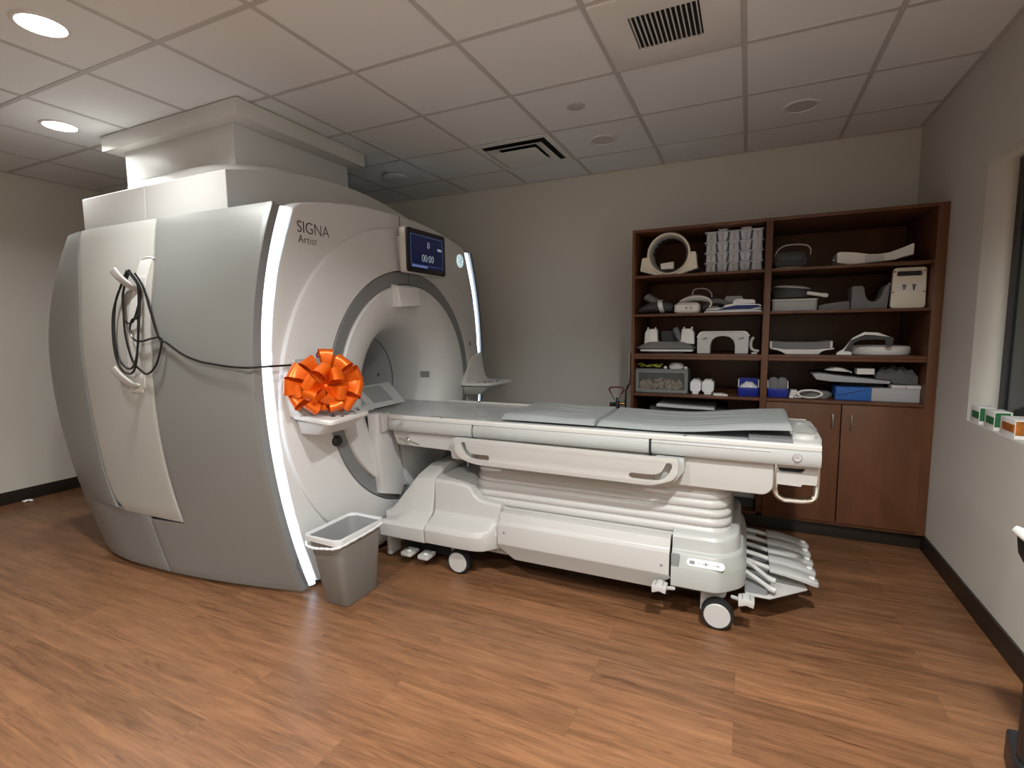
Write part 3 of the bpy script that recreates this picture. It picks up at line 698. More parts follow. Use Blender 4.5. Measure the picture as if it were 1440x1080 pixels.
# base: long side covers
for far in (0, 1):
    prof = [(2.46, .398), (2.412, .396), (2.398, .350), (2.378, .340), (2.372, .232), (2.381, .216), (2.396, .145), (2.50, .145), (2.50, .398)]
    b = B(); vs_ = prism(b, my(prof, far), 'x', -1.205, -.300)
    for v in vs_:
        if v.co.z < .16: v.co.x = -1.115 if v.co.x < -.7 else -.375
    mk('base_side_cover', b, M['cream'], tb, bevel=.006, seg=2)
    y = 2.3755 if not far else 2*YC-2.3755
    for x, z in ((-1.165, .30), (-.335, .275)):
        b = B(); lathe(b, [(.006, y-.004), (.006, y+.004)], (x, z), 'y', 12); mk('cover_screw', b, M['ring'], tb)
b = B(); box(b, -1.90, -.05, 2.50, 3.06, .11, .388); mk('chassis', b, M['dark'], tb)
b = B(); rbox(b, -1.60, -.95, 2.48, 3.08, .12, .20, .06); mk('belly_pan', b, M['cream'], tb, bevel=.01)
# front dock cover, two sections per side: far side mirrored in one piece
def dock(name, xa, xb, prof, chamf=None):
    full = prof+[(2*YC-p[0], p[1]) for p in prof[::-1]]
    b = B(); prism(b, full, 'x', xa, xb); return mk(name, b, M['cream'], tb, bevel=.010, seg=3)
# section next to the scanner slopes down to the lip
b = B(); R = []
for x, z1, yt, zt in ((-1.965, .262, 2.43, .300), (-1.92, .262, 2.44, .350), (-1.855, .262, 2.45, .432), (-1.80, .262, 2.452, .497), (-1.785, .262, 2.452, .508), (-1.70, .262, 2.452, .518), (-1.648, .262, 2.452, .527)):
    half = [(2.335, .172), (2.315, .180), (2.308, z1), (2.325, z1+.015), (2.405, .272+.062*(zt-.34)/.19), (yt, zt), (yt+.04, zt+.022), (2.62, zt+.055)]
    R.append([(x, y, z) for y, z in half+[(2*YC-y, z) for y, z in half[::-1]]])
loft(b, R); mk('dock_cover', b, M['cream'], tb, bevel=.007, seg=3, ang=40)
b = B(); R = []
for x, lip, zt in ((-1.640, 2.308, .528), (-1.46, 2.308, .520), (-1.405, 2.308, .505), (-1.385, 2.310, .47), (-1.355, 2.312, .445), (-1.32, 2.316, .437), (-1.28, 2.33, .433), (-1.25, 2.36, .43), (-1.232, 2.392, .428), (-1.212, 2.40, .428)):
    half = [(lip+.03, .178), (lip+.006, .186), (lip, .262), (lip+.015, .290), (max(lip+.02, 2.405), .318), (2.425, .345), (2.430, min(zt, .39+.0)), (2.434, zt-.012), (2.445, zt), (2.50, zt+.006 if x < -1.45 else zt)]
    R.append([(x, y, z) for y, z in half+[(2*YC-y, z) for y, z in half[::-1]]])
loft(b, R); mk('dock_shoulder', b, M['cream'], tb, bevel=.004, seg=2, ang=40)
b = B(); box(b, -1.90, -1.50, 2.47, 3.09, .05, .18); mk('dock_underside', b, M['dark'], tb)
b = B(); box(b, -1.985, -1.955, 2.40, 2.50, .02, .30); mk('dock_post', b, M['cream'], tb, bevel=.006)
# end unit with caster housing
def endring(e, z, cx=.0): return [(p[0], p[1], z) for p in rounded([(-.292, 2.40-e), (-.085, 2.40-e), (.015+e*.6, 2.50-e*.3), (.015+e*.6, 3.06+e*.3), (-.085, 3.16+e), (-.292, 3.16+e)], [0, .04, .06, .06, .04, 0], 5)]
b = B(); loft(b, [endring(-.055, .425), endring(-.035, .418), endring(-.025, .405), endring(-.022, .35), endring(-.01, .342)]); mk('end_collar', b, M['table'], tb, bevel=.004)
b = B(); loft(b, [endring(-.006, .345), endring(.004, .338), endring(.025, .285), endring(.028, .275), endring(.028, .185), endring(.018, .178)]); eh = mk('end_housing', b, M['basegrey'], tb, bevel=.006, seg=3)
b = B(); box(b, -.292, -.255, 2.374, 2.39, .20, .34); mk('housing_inset', b, M['ring'], eh, bevel=.003)
# pictogram label
tl = Matrix.Translation((-.140, 2.3835, .311)) @ Matrix.Rotation(-.378, 4, 'X')
b = B(); prism(b, rpoly(-.082, .082, -.017, .017, .0165, 6), 'y', -.0012, .0012); transform(b, tl); lb = mk('pictogram_label', b, M['card'], eh, label='white rounded label with transport pictograms')
b = B()
rbox(b, -.070, -.046, -.0022, -.0012, -.008, .008, .005, 'y')
plate(b, [rpoly(-.0665, -.0495, -.0045, .0045, .003)], 'y', -.0026, -.0022)
box(b, -.034, -.022, -.0022, -.0012, -.0015, .0015); box(b, -.014, .018, -.0022, -.0012, -.0018, .0018); box(b, -.001, .005, -.0022, -.0012, -.008, .008)
lathe(b, [(.005, -.0012), (.005, -.0024)], (.002, 0), 'y', 12)
box(b, .028, .050, -.0022, -.0012, -.0012, .0012); prism(b, [(.050, -.005), (.062, 0), (.050, .005)], 'y', -.0022, -.0012)
transform(b, tl); mk('pictograms', b, M['ring'], lb)
# casters
def caster(x, y, rr=.071, yaw=0.):
    c = B(); lathe(c, [(.055, y-.025), (.068, y-.024), (rr, y-.012), (rr, y+.018), (.066, y+.026), (.05, y+.027)], (x, rr), 'y', 36); k = mk('caster', c, M['rubber'], tb, ang=50)
    c = B(); lathe(c, [(.0, y-.031), (.055, y-.031), (.058, y-.028), (.058, y-.02)], (x, rr), 'y', 36); mk('hub_cap', c, M['cream'], k)
    c = B(); lathe(c, [(.058, y+.02), (.058, y+.029), (.054, y+.032), (0, y+.032)], (x, rr), 'y', 36); mk('hub_cap', c, M['cream'], k)
    c = B(); prism(c, rounded([(x-.075, .20), (x-.078, .06), (x-.06, .03), (x-.045, .05), (x-.02, .125), (x+.03, .135), (x+.045, .20)], .01), 'y', y+.034, y+.062); mk('caster_fork', c, M['cream'], k, bevel=.004)
for x, y in ((-1.466, 2.405), (-.085, 2.415), (-1.466, 3.15), (-.085, 3.14)): caster(x, y)
# small foot pads beside the wheels
def footpad(x, y, z, sx=1, name='foot_pedal', ang=0):
    c = B(); prism(c, [(-.032, -.020), (-.034, .014), (.0, .024), (.034, .014), (.030, -.016), (0, -.008)], 'y', -.030, .030)
    T = Matrix.Translation((x, y, z)) @ Matrix.Rotation(ang, 4, 'Z'); transform(c, T); f = mk(name, c, M['cream'], tb, bevel=.004)
    c = B(); box(c, -.018, -.015, -.026, .026, .0145, .022); box(c, .014, .017, -.026, .026, .016, .0225); transform(c, T); mk('pedal_rib', c, M['ring'], f)
    c = B(); tube(c, [T @ Vector((.02*sx, .02, -.01)), T @ Vector((.06*sx, .05, -.018))], .009, 8); mk('pedal_arm', c, M['cream'], f)
footpad(-.335, 2.335, .185); footpad(.035, 2.40, .165, -1); footpad(.050, 3.17, .19, -1)
for x in (-1.80, -1.68):
    c = B(); rbox(c, x-.038, x+.038, 2.335, 2.43, .065, .085, .012); f = mk('dock_pedal', c, M['cream'], tb, bevel=.004)
    c = B(); lathe(c, [(.014, .085), (.014, .088), (0, .089)], (x, 2.375), 'z', 16); mk('pedal_stud', c, M['card'], f)
    c = B(); box(c, x-.012, x+.012, 2.43, 2.49, .06, .075); mk('pedal_arm', c, M['dark'], f)
# fan of foot pedals at the end
for i in range(5):
    y = 2.675+.112*i
    c = B(); R = []
    for x, z, hw, th in ((.135, .222, .044, .016), (.20, .216, .044, .020), (.27, .203, .042, .022), (.32, .188, .036, .024), (.340, .180, .026, .022), (.346, .176, .014, .016)):
        R.append([(x, y-hw, z-th/2), (x, y+hw, z-th/2), (x, y+hw, z+th/2-.004), (x, y+hw*.8, z+th/2), (x, y-hw*.8, z+th/2), (x, y-hw, z+th/2-.004)])
    loft(c, R); p_ = mk('floor_pedal', c, M['table'], tb, bevel=.003)
    c = B(); lathe(c, [(.013, .195), (.013, .2045), (0, .205)], (.316, y), 'z', 16); mk('pedal_dot', c, M['card'], p_)
    c = B(); tube(c, [(.02, y+.01*(2-i), .235), (.08, y+.004*(2-i), .226), (.15, y, .212)], .012, 8); mk('pedal_arm', c, M['cream'], p_)
for i, (y, yy, z) in enumerate(((2.60, 2.53, .185), (2.68, 2.585, .205))):
    c = B(); tube(c, spline([(.00, y, z+.045), (.07, (y+yy)/2, z+.022), (.13, yy, z), (.160, yy-.008, z-.006)], 5), [.011]*10+[.014]*5+[.010], 10); mk('brake_lever', c, M['cream'], tb)
b = B(); prism(b, [(.03, 2.50), (.135, 2.50), (.30, 2.66), (.26, 2.98), (.15, 3.14), (.03, 3.12)], 'z', .142, .148); mk('pedal_plate', b, M['cream'], tb, bevel=.002)
b = B(); prism(b, [(.028, 2.52), (.12, 2.52), (.14, 2.56), (.14, 3.1), (.028, 3.1)], 'z', .149, .17); mk('pedal_mount', b, M['ring'], tb)
# chrome handle
for ys in ((2.49,), ):
    c = B(); tube(c, spline([(.132, 2.485, .79), (.132, 2.485, .70), (.138, 2.485, .655), (.165, 2.485, .632), (.20, 2.485, .630), (.262, 2.485, .634), (.288, 2.49, .65), (.295, 2.50, .70), (.295, 2.50, .79)], 6), .012, 10); mk('end_handle', c, M['chrome'], tb, label='bent chrome tube handle')
    c = B(); tube(c, spline([(.132, 3.075, .79), (.132, 3.075, .70), (.138, 3.075, .655), (.165, 3.075, .632), (.262, 3.075, .634), (.288, 3.07, .65), (.295, 3.06, .70), (.295, 3.06, .79)], 6), .012, 10); mk('end_handle', c, M['chrome'], tb)
# table end block
b = B(); loft(b, [[(x, y, z) for x, y in rounded([(.195, 2.468), (.302, 2.468), (.318, 2.60), (.322, 2.95), (.315, 3.092), (.195, 3.092)], [0, .012, .05, .08, .06, 0], 6)] for z in (.800, .893)]); mk('end_block', b, M['white'], tb, bevel=.006, seg=3)
b = B(); lathe(b, [(.050, .892), (.048, .905), (.042, .909), (0, .909)], (.245, 2.60), 'z', 28); mk('end_button', b, M['white'], tb)
b = B(); tube(b, [(.255+.055*math.cos(t), 2.80+.13*math.sin(t), .897) for t in lin(-1.9, 1.9, 22)], .008, 8); mk('end_moulding', b, M['table'], tb)
c = B(); lathe(c, [(.019, 2.424), (.019, 2.4195), (.017, 2.4175), (.0, 2.4175)], (.21, .838), 'y', 24); d_ = mk('round_badge', c, M['cream'], tb, label='small round embossed badge')
c = B(); tube(c, [(.21+.0165*math.cos(2*PI*i/24), 2.4168, .838+.0165*math.sin(2*PI*i/24)) for i in range(24)], .001, 5, closed=True)
for k in (-.006, .002): tube(c, spline([(.21+k-.004, 2.4168, .834), (.21+k, 2.4168, .843), (.21+k+.005, 2.4168, .836)], 4), .0009, 5)
mk('badge_monogram', c, M['ring'], d_)
b = B(); box(b, .02, .196, 2.49, 3.07, .8825, .900); mk('tray_recess', b, M['ring'], tb)
# little hoses behind the rail
b = B(); tube(b, spline([(-1.45, 2.66, .53), (-1.46, 2.66, .60), (-1.50, 2.68, .64), (-1.56, 2.70, .60), (-1.57, 2.70, .54)], 6), .006, 8); mk('hose_loop', b, M['fascia'], tb)
# ---- the two foam pads lying on the table
def tpad(x0, x1, prof, label):
    b = B()
    us = lin(0, 1, 60); vs = lin(0, 1, 101)
    def top(u, v):
        x = x0+(x1-x0)*u; y = 2.525+(3.055-2.525)*v; lift, th = prof(u)
        d = abs(v-.5)*2
        z = .8935+lift+th*(1-.55*max(0, (d-.80)/.20)**2)-.010*(1-d*d)+(.0040*math.exp(-((d-.66-.07*math.sin(5.5*u+.6))/.030)**2)+.0036*math.exp(-((d-.34-.07*math.sin(5.5*u+.6))/.030)**2))*math.sin(PI*min(1, max(0, (u-.04)/.9)))
        e = min(u, 1-u)
        if e < .02: z -= th*.5*(1-e/.02)**2
        return (x, y, z)
    shell(b, top, us, vs, lambda u, v: (0, 0, -(top(u, v)[2]-(.8935+prof(u)[0]))))
    o = mk('table_pad', b, M['pad'], None, loc=((x0+x1)/2, YC, .893), ang=50)
    tag(o, label, 'mattress pad', 'grey foam pads on the patient table')
tpad(-1.245, -.705, lambda u: (0, .034+.004*math.sin(PI*2*u)), 'shorter grey foam pad on the table, nearer the scanner bore')
tpad(-.698, .200, lambda u: (.040*sinterp(u, [0, .45, .8, 1], [0, 0, .75, 1.0]), .032-.006*math.sin(PI*u)), 'longer wavy grey foam pad at the far end of the table, lifted at its tip')
# head coil in the bore
hc = root('head_coil_cradle', 'sloping light grey head rest cradle standing inside the bore mouth', 'head coil', (-2.30, YC, .884))
b = B(); loft(b, [[(-2.235, 2.60, .884), (-2.235, 2.965, .884), (-2.235, 2.965, .892), (-2.235, 2.60, .892)], [(-2.42, 2.60, .884), (-2.42, 2.99, .884), (-2.40, 3.0, 1.022), (-2.40, 2.60, 1.022)]]); mk('cradle_body', b, M['fascia'], hc, bevel=.006)
b = B(); loft(b, [[(-2.262, 2.665, .914), (-2.262, 2.86, .914), (-2.262, 2.86, .918), (-2.262, 2.665, .918)], [(-2.385, 2.66, 1.005), (-2.385, 2.87, 1.005), (-2.381, 2.87, 1.012), (-2.381, 2.66, 1.012)]]); mk('cradle_pad', b, M['pad'], hc)
b = B(); prism(b, [(2.50, .886), (2.585, .886), (2.585, .92), (2.53, .925)], 'x', -2.33, -2.20); mk('cradle_foot', b, M['fascia'], hc, bevel=.004)

# ------------------------------------------------------------------ bookcase
BX0, BX1, BY0, BY1, BZ = -.777, 1.028, 3.765, 4.436, 2.092
bc = root('bookcase', 'tall cherry wood shelving cabinet full of coils against the back wall', 'bookcase', ((BX0+BX1)/2, 4.1, 0))
def cb_(name, x0, x1, y0, y1, z0, z1, m=None, be=.0015, par=None):
    b = B(); box(b, x0, x1, y0, y1, z0, z1); return mk(name, b, m or M['shelf'], par or bc, bevel=be)
cb_('side_panel', BX0, BX0+.020, BY0, BY1, .10, BZ); cb_('side_panel', .976, BX1, BY0, BY1, .10, BZ)
cb_('top_panel', BX0+.020, .976, BY0, BY1, BZ-.020, BZ); cb_('divider', .088, .128, BY0, BY1, .10, BZ-.020)
cb_('back_panel', BX0+.020, .976, BY1-.010, BY1, .10, BZ-.020)
cb_('toe_kick', BX0+.002, BX1, BY0+.045, BY1-.01, 0, .0995, M['base']); cb_('bottom_panel', BX0+.020, .976, BY0, BY1-.01, .10, .12)
for z0, z1 in ((1.750, 1.768), (1.475, 1.493), (1.185, 1.205), (.895, .913)):
    for x0, x1 in ((BX0+.021, .087), (.129, .975)): 
        cb_('shelf', x0, x1, BY0+.004, BY1-.011, z0, z1)
        if z0 == 1.185: cb_('shelf_rail', x0, x1, BY0+.004, BY0+.022, 1.167, 1.1845)
cb_('shelf', BX0+.021, .087, BY0+.01, BY1-.011, .46, .478)
for x0, x1, hx in ((.129, .553, .508), (.559, .975, .608)):
    d = cb_('door', x0, x1, BY0-.016, BY0+.002, .122, .893)
    b = B(); tube(b, [(hx, BY0-.016, .830), (hx, BY0-.038, .830), (hx, BY0-.040, .825), (hx, BY0-.040, .750), (hx, BY0-.038, .745), (hx, BY0-.016, .745)], .0045, 8); mk('door_handle', b, M['steel'], d, label='slim steel bar handle')
S1, S2, S3, S4 = 1.7685, 1.4935, 1.2055, .9135

def one(name, b, m, label, cat, group=None, **k):
    o = mk(name, b, m, **k); tag(o, label, cat, group); return o
# --- top left bay: round coil and moulded racks
r = root('head_coil', 'ivory ring shaped coil standing on end in the top left bay', 'head coil', (-.535, 3.93, S1))
cxh, czh, R1, R0 = -.535, 1.920, .150, .133
b = B(); lathe(b, [(R1, 3.84), (R1-.004, 3.834), (R0+.004, 3.834), (R0, 3.84), (R0-.006, 3.90), (R0-.006, 4.0), (R1-.012, 4.0), (R1-.012, 3.88)], (cxh, czh), 'y', 56, cap=False); mk('coil_ring', b, M['coil'], r)
b = B(); lathe(b, [(R0-.007, 3.865), (R0-.014, 3.885), (R0-.014, 4.0), (R0-.007, 4.0)], (cxh, czh), 'y', 56, cap=False); mk('coil_liner', b, M['greycase'], r)
for a in range(20, 175, 19):
    t = math.radians(a); b = B(); box(b, -.0165, .0165, 3.915, 3.985, -.001, .002)
    transform(b, Matrix.Translation((cxh+(R0-.0155)*math.cos(t), 0, czh+(R0-.0155)*math.sin(t))) @ Matrix.Rotation(PI/2-t, 4, 'Y')); mk('liner_window', b, M['black'], r)
b = B(); arc = [(cxh+R1*math.cos(t)*.99, czh+R1*math.sin(t)*.99) for t in lin(math.radians(200), math.radians(340), 24)]
arcin = arc
prism(b, [(-.735, S1+.040), (-.722, 1.90), (-.678, 1.905)]+[p for p in arcin if p[1] < 1.9 and p[1] > S1+.018]+[(-.385, 1.925), (-.352, 1.925), (-.336, S1+.040), (-.45, S1+.003), (-.62, S1+.003)], 'y', 3.84, 4.02); mk('coil_base', b, M['coil'], r, bevel=.004)
b = B(); loft(b, [[(-.585, 3.83, S1+.045), (-.50, 3.83, S1+.045), (-.50, 3.90, S1+.045), (-.585, 3.90, S1+.045)], [(-.590, 3.84, S1+.085), (-.50, 3.84, S1+.095), (-.50, 3.90, S1+.095), (-.590, 3.90, S1+.085)]]); mk('chin_block', b, M['bright'], r, bevel=.004)
b = B(); tube(b, spline([(-.35, 3.95, S1+.12), (-.335, 3.94, S1+.06), (-.33, 3.92, S1+.02), (-.36, 3.90, S1+.014)], 6), .007, 8); mk('coil_cable', b, M['black'], r)
wherer = ['at the bottom of the rack stack', 'second from the bottom of the rack stack', 'third from the bottom of the rack stack', 'at the top of the rack stack']
for k in range(4):
    z = S1+.001+k*.0700
    r = root('moulded_rack', 'blue grey moulded plastic rack '+wherer[k], 'plastic rack', (-.10, 3.92, z), 'moulded racks stacked in the top left bay')
    b = B(); rbox(b, -.294, .080, 3.840, 4.02, z+.0615, z+.068, .01); mk('rack_flange', b, M['rack'], r, bevel=.001)
    b = B(); rbox(b, -.284, .072, 3.93, 4.01, z+.002, z+.0615, .01); mk('rack_body', b, M['rack'], r, bevel=.002)
    for i in range(5):
        x = -.250+.0725*i; dn = (i % 2 == 0)
        w0, w1 = (.0345, .030) if dn else (.026, .0345)
        b = B(); loft(b, [[(x+p[0], 3.92+p[1], zz) for p in rpoly(-ww, ww, -.062-.004*q, .009, .010, 3)] for q, (zz, ww) in enumerate(((z+.001, w0), (z+.05, w1), (z+.0615, w1)))]); c = mk('rack_cup', b, M['rack'], r, bevel=.002)
        b = B(); box(b, x-.006, x+.006, 3.849, 3.8545, z+.012, z+.045); box(b, x-.016, x+.016, 3.849, 3.8545, z+.045, z+.051); mk('cup_rib', b, M['greycase'], c)
        if k == 3 and not dn:
            b = B(); loft(b, [[(x+p[0], 3.92+p[1], zz) for p in rpoly(-ww, ww, -.06, .055, .01, 3)] for zz, ww in ((z+.069, .024), (z+.086, .036))]); mk('raised_cup', b, M['rack'], r, bevel=.002)
# --- top right bay
r = root('wrap_coil', 'dark grey rolled coil with a thin wire loop in the upper right bay', 'imaging coil', (.245, 3.95, S1))
b = B(); rbox(b, .145, .335, 3.85, 4.10, S1+.010, S1+.085, .030, 'y'); mk('coil_pad', b, M['darkfab'], r, bevel=.01)
b = B(); rbox(b, .150, .325, 3.845, 3.87, S1+.05, S1+.115, .03, 'y'); mk('coil_roll', b, M['black'], r, bevel=.008)
b = B(); tube(b, spline([(.150, 3.86, S1+.08), (.16, 3.855, S1+.12), (.20, 3.855, S1+.150), (.27, 3.855, S1+.155), (.33, 3.86, S1+.145), (.352, 3.86, S1+.12), (.352, 3.86, S1+.085)], 6), .0045, 7); mk('wire_loop', b, M['greycase'], r)
b = B(); rbox(b, .150, .30, 3.84, 4.0, S1+.001, S1+.009, .01); mk('coil_base', b, M['card'], r)
r = root('saddle_coil', 'white shallow saddle shaped coil in the upper right bay', 'imaging coil', (.69, 3.92, S1))
top_ = [(.497, .083), (.52, .087), (.60, .078), (.67, .062), (.72, .060), (.77, .066), (.83, .088), (.885, .112), (.892, .108)]
bot_ = [(.890, .045), (.84, .035), (.80, .020), (.72, .014), (.65, .010), (.57, .004), (.50, .020)]
b = B(); prism(b, [(x, S1+z) for x, z in top_+bot_], 'y', 3.84, 4.05); mk('saddle_shell', b, M['bright'], r, bevel=.005, seg=3)
b = B(); prism(b, [(x, S1+z) for x, z in [(.645, .058), (.745, .054), (.745, .020), (.645, .016)]], 'y', 3.835, 3.842); mk('saddle_panel', b, M['fascia'], r, bevel=.001)
b = B(); prism(b, [(x, S1+z) for x, z in [(.500, .001), (.56, .001), (.57, .003), (.50, .018)]], 'y', 3.85, 4.0); mk('saddle_foot', b, M['black'], r)
b = B(); lathe(b, [(.008, .478), (.009, .492), (.006, .498)], (3.87, S1+.04), 'x', 12); mk('saddle_screw', b, M['steel'], r)
# --- second row left
r = root('rolled_strap_coil', 'dark grey fabric coil wrapped with a white strap at left', 'imaging coil', (-.65, 3.92, S2))
b = B(); R = []
for x, z, hy, hz in ((-.752, .018, .05, .014), (-.73, .030, .07, .026), (-.67, .046, .08, .040), (-.60, .052, .08, .044), (-.53, .045, .07, .038), (-.505, .038, .05, .028)):
    R.append([(x, 3.92+hy*math.cos(t), S2+.004+z+hz*math.sin(t)) for t in lin(0, 2*PI*15/16, 16)])
loft(b, R); mk('coil_roll', b, M['darkfab'], r, ang=60)
b = B(); R = []
for u in lin(0, 1, 7): R.append([(-.70+.10*u+.022*math.cos(t)*(1-.3*u), 3.93+.05*math.sin(t), S2+.135-.06*u+.022*math.cos(t)) for t in lin(0, 2*PI*15/16, 16)])
loft(b, R); mk('coil_flap', b, M['midfab'], r, ang=60)
b = B(); R = []
for x in (-.60, -.567): R.append([(x-.012*math.sin(t), 3.92+.086*math.cos(t), S2+.056+.050*math.sin(t)) for t in lin(0, 2*PI*23/24, 24)])
loft(b, R, cap=False); mk('white_strap', b, M['whitefab'], r)
r = root('connector_box_coil', 'white coil with connector box and looped cable on second shelf', 'imaging coil', (-.40, 3.92, S2))
b = B(); loft(b, [[(x, y, z) for x, y in rpoly(-.49+e, -.318-e, 3.85+e, 4.02, .02, 4)] for z, e in ((S2+.001, .012), (S2+.012, 0), (S2+.060, .0), (S2+.078, .02))]); mk('connector_box', b, M['bright'], r, bevel=.003)
for i in range(2):
    b = B(); x = -.405+.032*i; rbox(b, x-.008, x+.008, 3.8485, 3.8505, S2+.036, S2+.042, .0028, 'y'); rbox(b, x-.003, x+.003, 3.848, 3.8484, S2+.030, S2+.048, .0028, 'y'); mk('box_mark', b, M['ring'], r)
b = B(); R = []
for u in lin(0, 1, 9):
    R.append([(-.46+.22*u, 3.93+.045*math.cos(t), S2+.083+.030*math.sin(PI*u)+(.012+.012*math.sin(PI*u))*math.sin(t)) for t in lin(0, 2*PI*11/12, 12)])
loft(b, R); mk('coil_flap', b, M['fascia'], r, ang=60)
b = B(); tube(b, spline([(-.45, 3.88, S2+.09), (-.40, 3.875, S2+.11), (-.34, 3.87, S2+.118), (-.27, 3.865, S2+.105), (-.24, 3.862, S2+.07), (-.25, 3.86, S2+.04)], 6), .006, 8); mk('coil_cable', b, M['card'], r)
b = B(); tube(b, spline([(-.37, 3.90, S2+.12), (-.365, 3.90, S2+.16), (-.335, 3.90, S2+.175), (-.28, 3.90, S2+.17), (-.245, 3.90, S2+.14), (-.24, 3.90, S2+.11)], 6), .004, 8); mk('coil_cable', b, M['greycase'], r)
r = root('grey_flex_coil', 'crumpled grey flexible coil lying behind the white blanket', 'imaging coil', (-.16, 4.06, S2))
b = B()
grid_f = lambda u, v: (-.305+.30*u, 3.99+.16*v, S2+.055+.055*math.sin(PI*u)*(.6+.4*math.sin(5*u+3*v))+.012*math.sin(9*u)*math.cos(6*v))
shell(b, grid_f, lin(0, 1, 24), lin(0, 1, 12), lambda u, v: (0, 0, -.03)); mk('coil_sheet', b, M['midfab'], r)
b = B(); rbox(b, -.16, -.04, 4.0, 4.09, S2+.001, S2+.12, .02, 'y'); mk('coil_box', b, M['greycase'], r, bevel=.005)
b = B(); rbox(b, -.28, -.19, 4.0, 4.09, S2+.001, S2+.05, .02, 'y'); mk('coil_end', b, M['greycase'], r, bevel=.005)
r = root('folded_blanket', 'folded white blanket with a navy blue stripe on second shelf', 'blanket', (-.11, 3.89, S2))
for k, (xa, xb, z0, hh) in enumerate(((-.285, .084, .001, .016), (-.275, .082, .018, .016), (-.16, .078, .035, .022), (-.10, .04, .058, .030))):
    b = B()
    f = lambda u, v, xa=xa, xb=xb, z0=z0, hh=hh: (xa+(xb-xa)*u, 3.835+.115*v, S2+z0+hh*(.35+.65*math.sqrt(max(0, 1-(2*u-1)**4)))*(1-.12*math.sin(7*u+k))) 
    shell(b, f, lin(0, 1, 26), lin(0, 1, 6), lambda u, v, f=f, z0=z0: (0, 0, S2+z0-f(u, v)[2]))
    mk('blanket_fold', b, M['whitefab'], r, bevel=.002, ang=50)
b = B(); prism(b, [(-.20, S2+.0195), (.01, S2+.019), (.070, S2+.034), (.055, S2+.046), (-.08, S2+.047), (-.15, S2+.034)], 'y', 3.8325, 3.836); mk('navy_stripe', b, M['navy'], r)
# --- second row right
r = root('lidded_tray', 'pale grey shallow box tray at left of second right shelf', 'tray', (.27, 3.95, S2))
b = B(); rbox(b, .142, .405, 3.84, 4.10, S2+.001, S2+.066, .02); mk('tray_body', b, M['greycase'], r, bevel=.003)
b = B(); rbox(b, .138, .409, 3.836, 4.104, S2+.0665, S2+.078, .022); mk('tray_lid', b, M['fascia'], r, bevel=.003)
r = root('shell_coil', 'dark oval shell coil with a white grip lying on the tray', 'imaging coil', (.28, 3.95, S2+.079))
b = B(); R = []
for k, (z, e) in enumerate(((.080, .03), (.090, .005), (.12, 0), (.150, .02), (.165, .07))):
    R.append([(.265+(.125-e)*math.cos(t), 3.96+(.11-e*.8)*math.sin(t), S2+z-.10*(.125-e)*math.cos(t)*(1 if z > .1 else 0)) for t in lin(0, 2*PI*39/40, 40)])
loft(b, R); mk('coil_shell', b, M['darkfab'], r, ang=40)
b = B(); R = []
for k, (z, e) in enumerate(((.152, .020), (.160, .018), (.170, .05))):
    R.append([(.262+(.13-e)*math.cos(t), 3.96+(.115-e*.8)*math.sin(t), S2+z-.10*(.13-e)*math.cos(t)) for t in lin(0, 2*PI*39/40, 40)])
loft(b, R); mk('coil_lid', b, M['fascia'], r, ang=40)
b = B(); tube(b, spline([(.345, 3.858, S2+.115), (.38, 3.85, S2+.108), (.43, 3.85, S2+.098), (.462, 3.85, S2+.092)], 5), [.012]*11+[.014]*3+[.011, .008], 10); mk('coil_grip', b, M['bright'], r)
b = B(); prism(b, rounded([(.412, S2+.001), (.415, S2+.030), (.45, S2+.040), (.56, S2+.054), (.582, S2+.050), (.582, S2+.001)], .006), 'y', 3.85, 4.0)
one('grey_wedge', b, M['midfab'], 'low dark grey foam wedge left of the U shaped pad', 'foam wedge', bevel=.004)
b = B(); U = [(.588, .002), (.588, .140), (.600, .146), (.640, .146), (.652, .135), (.660, .085), (.675, .055), (.70, .045), (.722, .050), (.742, .075), (.755, .120), (.768, .146), (.778, .146), (.783, .140), (.770, .002)]
prism(b, [(x, S2+z) for x, z in U], 'y', 3.84, 3.99); one('u_shaped_pad', b, M['midfab'], 'grey foam head rest pad with a deep U shaped notch', 'foam pad', bevel=.006, seg=3)
r = root('handled_board', 'white upright plastic board with hand slot and two knobs', 'coil board', (.88, 3.90, S2))
b = B(); plate(b, [rounded([(.792, S2+.002), (.800, S2+.245), (.962, S2+.245), (.966, S2+.002)], [.02, .02, .02, .02]), rpoly(.818, .944, S2+.195, S2+.225, .006)], 'y', 3.85, 3.885); bd = mk('board_body', b, M['coil'], r, bevel=.004)
b = B(); rbox(b, .816, .946, 3.886, 3.890, S2+.190, S2+.230, .006, 'y'); mk('slot_backing', b, M['black'], r)
b = B(); rbox(b, .815, .945, 3.8475, 3.8495, S2+.105, S2+.150, .006, 'y'); mk('knob_panel', b, M['bright'], bd)
for x, q in ((.855, 1), (.905, -1)):
    b = B(); prism(b, [(x-.010, S2+.143), (x+.010, S2+.143), (x+.006*q+.001, S2+.118), (x-.002, S2+.110)], 'y', 3.838, 3.847); mk('turn_knob', b, M['ring'], bd, bevel=.001)
for x, z in ((.806, .222), (.955, .222), (.803, .098), (.957, .098)):
    b = B(); lathe(b, [(.0045, 3.848), (.0045, 3.852)], (x, S2+z), 'y', 10); mk('board_screw', b, M['black'], bd)
b = B(); prism(b, [(.770, S2+.001), (.785, S2+.001), (.797, S2+.16), (.790, S2+.16)], 'y', 3.90, 3.93); mk('board_strut', b, M['fascia'], r)
